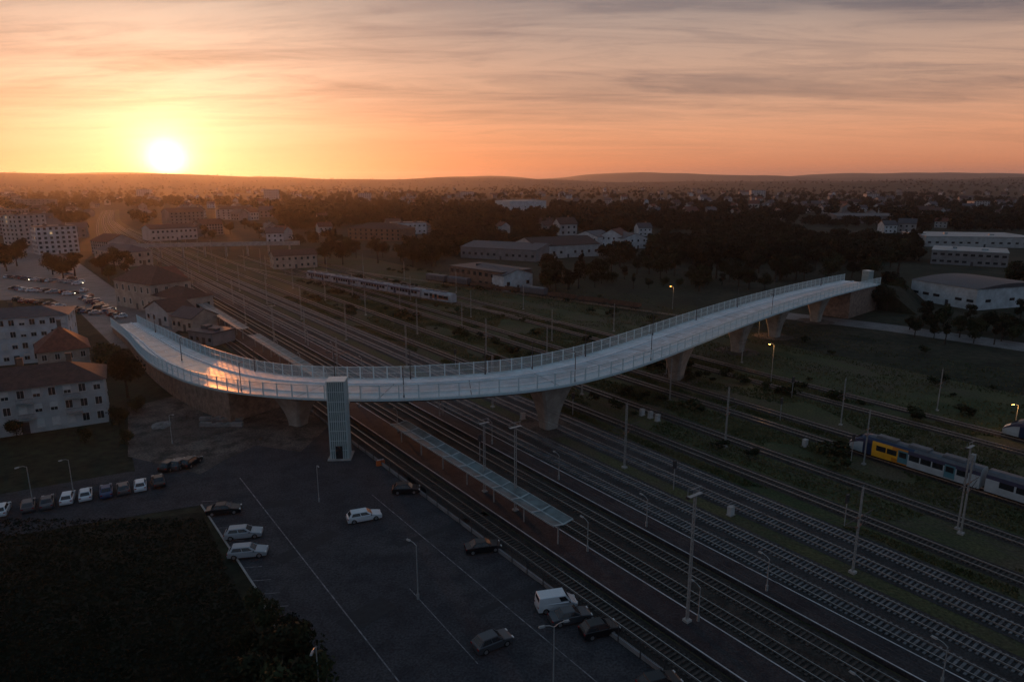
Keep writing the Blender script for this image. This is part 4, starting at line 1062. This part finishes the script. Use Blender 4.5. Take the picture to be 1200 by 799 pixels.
while i < 200:
    s = rr.uniform(50,330); w = rr.choice([rr.uniform(92,95), rr.uniform(102,109), rr.uniform(102,109), rr.uniform(121.5,131.5), rr.uniform(121.5,131.5), rr.uniform(144,175), rr.uniform(150,200), rr.uniform(137,138.5)])
    if s < .3*w: continue
    if noise.noise(Vector((s*.03, w*.06, 4))) < -.05: continue
    p = T(s, w)
    if (p-ta).dot(td.normalized()) > -20 and abs((p-ta).cross(td.normalized()).z) < 8 and (p-ta).dot(td.normalized()) < tl+30: continue
    o = bm_[i % 3] if i < 3 else bm_[i % 3].copy()
    if i >= 3: C.objects.link(o)
    o.location = p; o.rotation_euler = (0,0,rr.uniform(0,6)); sc = rr.uniform(.35,1.2); o.scale = (sc*1.4, sc*1.4, sc)
    tag(o, 'low scrubby bush growing in the grassy railway yard', 'shrub', 'shrubs in the railway yard'); i += 1
g = np.random.default_rng(4)
def tufts(name, pts, h, m):
    n = len(pts); a = g.uniform(0,6.28,n); d = np.stack([np.cos(a),np.sin(a),np.zeros(n)],1)*.16*g.uniform(.5,1.6,(n,1)); up = np.zeros((n,3)); up[:,2] = h*g.uniform(.4,1.3,n); up[:,:2] = g.normal(size=(n,2))*.1
    V = np.stack([pts-d, pts+d, pts+up],1).reshape(-1,3); return np_mesh(name, V, np.arange(3*n).reshape(-1,3), m)
M['grassm'] = mat('dry_grass', (.040,.058,.022), .95, scale=.12, col2=(.16,.14,.07), spec=.15)
M['grassd'] = mat('dark_grass', (.012,.016,.009), .95, scale=.2, col2=(.032,.033,.02), spec=.1)
pts = []
for _ in range(130000):
    s = g.uniform(20,270); w = g.choice([g.uniform(84.6,86.8), g.uniform(91.2,97), g.uniform(101.4,109.6), g.uniform(101.4,109.6), g.uniform(114,116.2), g.uniform(120.4,131.8), g.uniform(120.4,131.8), g.uniform(136,139), g.uniform(143,172), g.uniform(150,200)])
    if s < .25*w: continue
    if noise.noise(Vector((s*.05, w*.12, 2))) < -.14: continue
    q = T(s,w,.05); pts.append((q.x,q.y,.04))
o = tufts('yard_grass', np.array(pts), .35, M['grassm']); tag(o, 'rough dry grass growing between the sidings', 'grass', kind='stuff')
pts = []
for _ in range(30000):
    u = g.uniform(-40,330); v = g.uniform(608,830)
    if u > 236+(v-600)*.45: continue
    q = P(u,v); pts.append((q.x,q.y,.05))
o = tufts('field_grass', np.array(pts), .2, M['grassd']); tag(o, 'dark rough grass of the empty field', 'grass', kind='stuff')

vr = [crown(60+k, 110, 13, 6.5, 1.4, 7) for k in range(5)]
vn = [crown(80+k, 320, 12, 6.0, .8, 8) for k in range(4)]
VV = []
rr = random.Random(9)
def wood_add(u, v, sc=1, src=vr):
    p = P(u, v); z = hill(p.x, p.y); V, F = src[rr.randrange(len(src))]; a = rr.uniform(0,6.28); c_, s_ = math.cos(a), math.sin(a)
    q = V*sc; x = q[:,0]*c_-q[:,1]*s_+p.x; y = q[:,0]*s_+q[:,1]*c_+p.y; VV.append(np.stack([x,y,q[:,2]+z-1],1))
for _ in range(9500):
    u = rr.uniform(-60,1260); v = 216.5+rr.random()**1.25*52
    if blocked(u, v): continue
    p = P(u,v)
    if on_tracks(p, 30, 112): continue
    nz = noise.noise(Vector((p.x/260, p.y/420, 3)))
    dense = 330 < u < 1230 and 238 < v
    if u < 120 and v > 246 and rr.random() < .6: continue
    if not dense and nz < -.12: continue
    if dense and nz < -.32: continue
    if any(abs(u-a) < 7 and 0 < v-b < 4 for a, b in HB) and rr.random() < .7: continue
    wood_add(u, v, rr.uniform(.7,1.25))
for _ in range(3000):
    u = rr.uniform(330,1240); v = rr.uniform(256,308)
    if blocked(u, v): continue
    if u < 480 and v > 288: continue
    p = P(u,v); nz = noise.noise(Vector((p.x/120, p.y/160, 7)))
    if nz < -.26: continue
    if any(abs(u-a) < 12 and -2 < v-b < 9 for a, b in HB): continue
    wood_add(u, v, rr.uniform(.6,1.1), vn)
Vw = np.concatenate(VV); o = np_mesh('woodland', Vw, np.arange(len(Vw)).reshape(-1,4), M['wlp']); tag(o, 'dark distant woodland spreading to the horizon', 'woodland', kind='stuff')
print('TREES', len(VV))
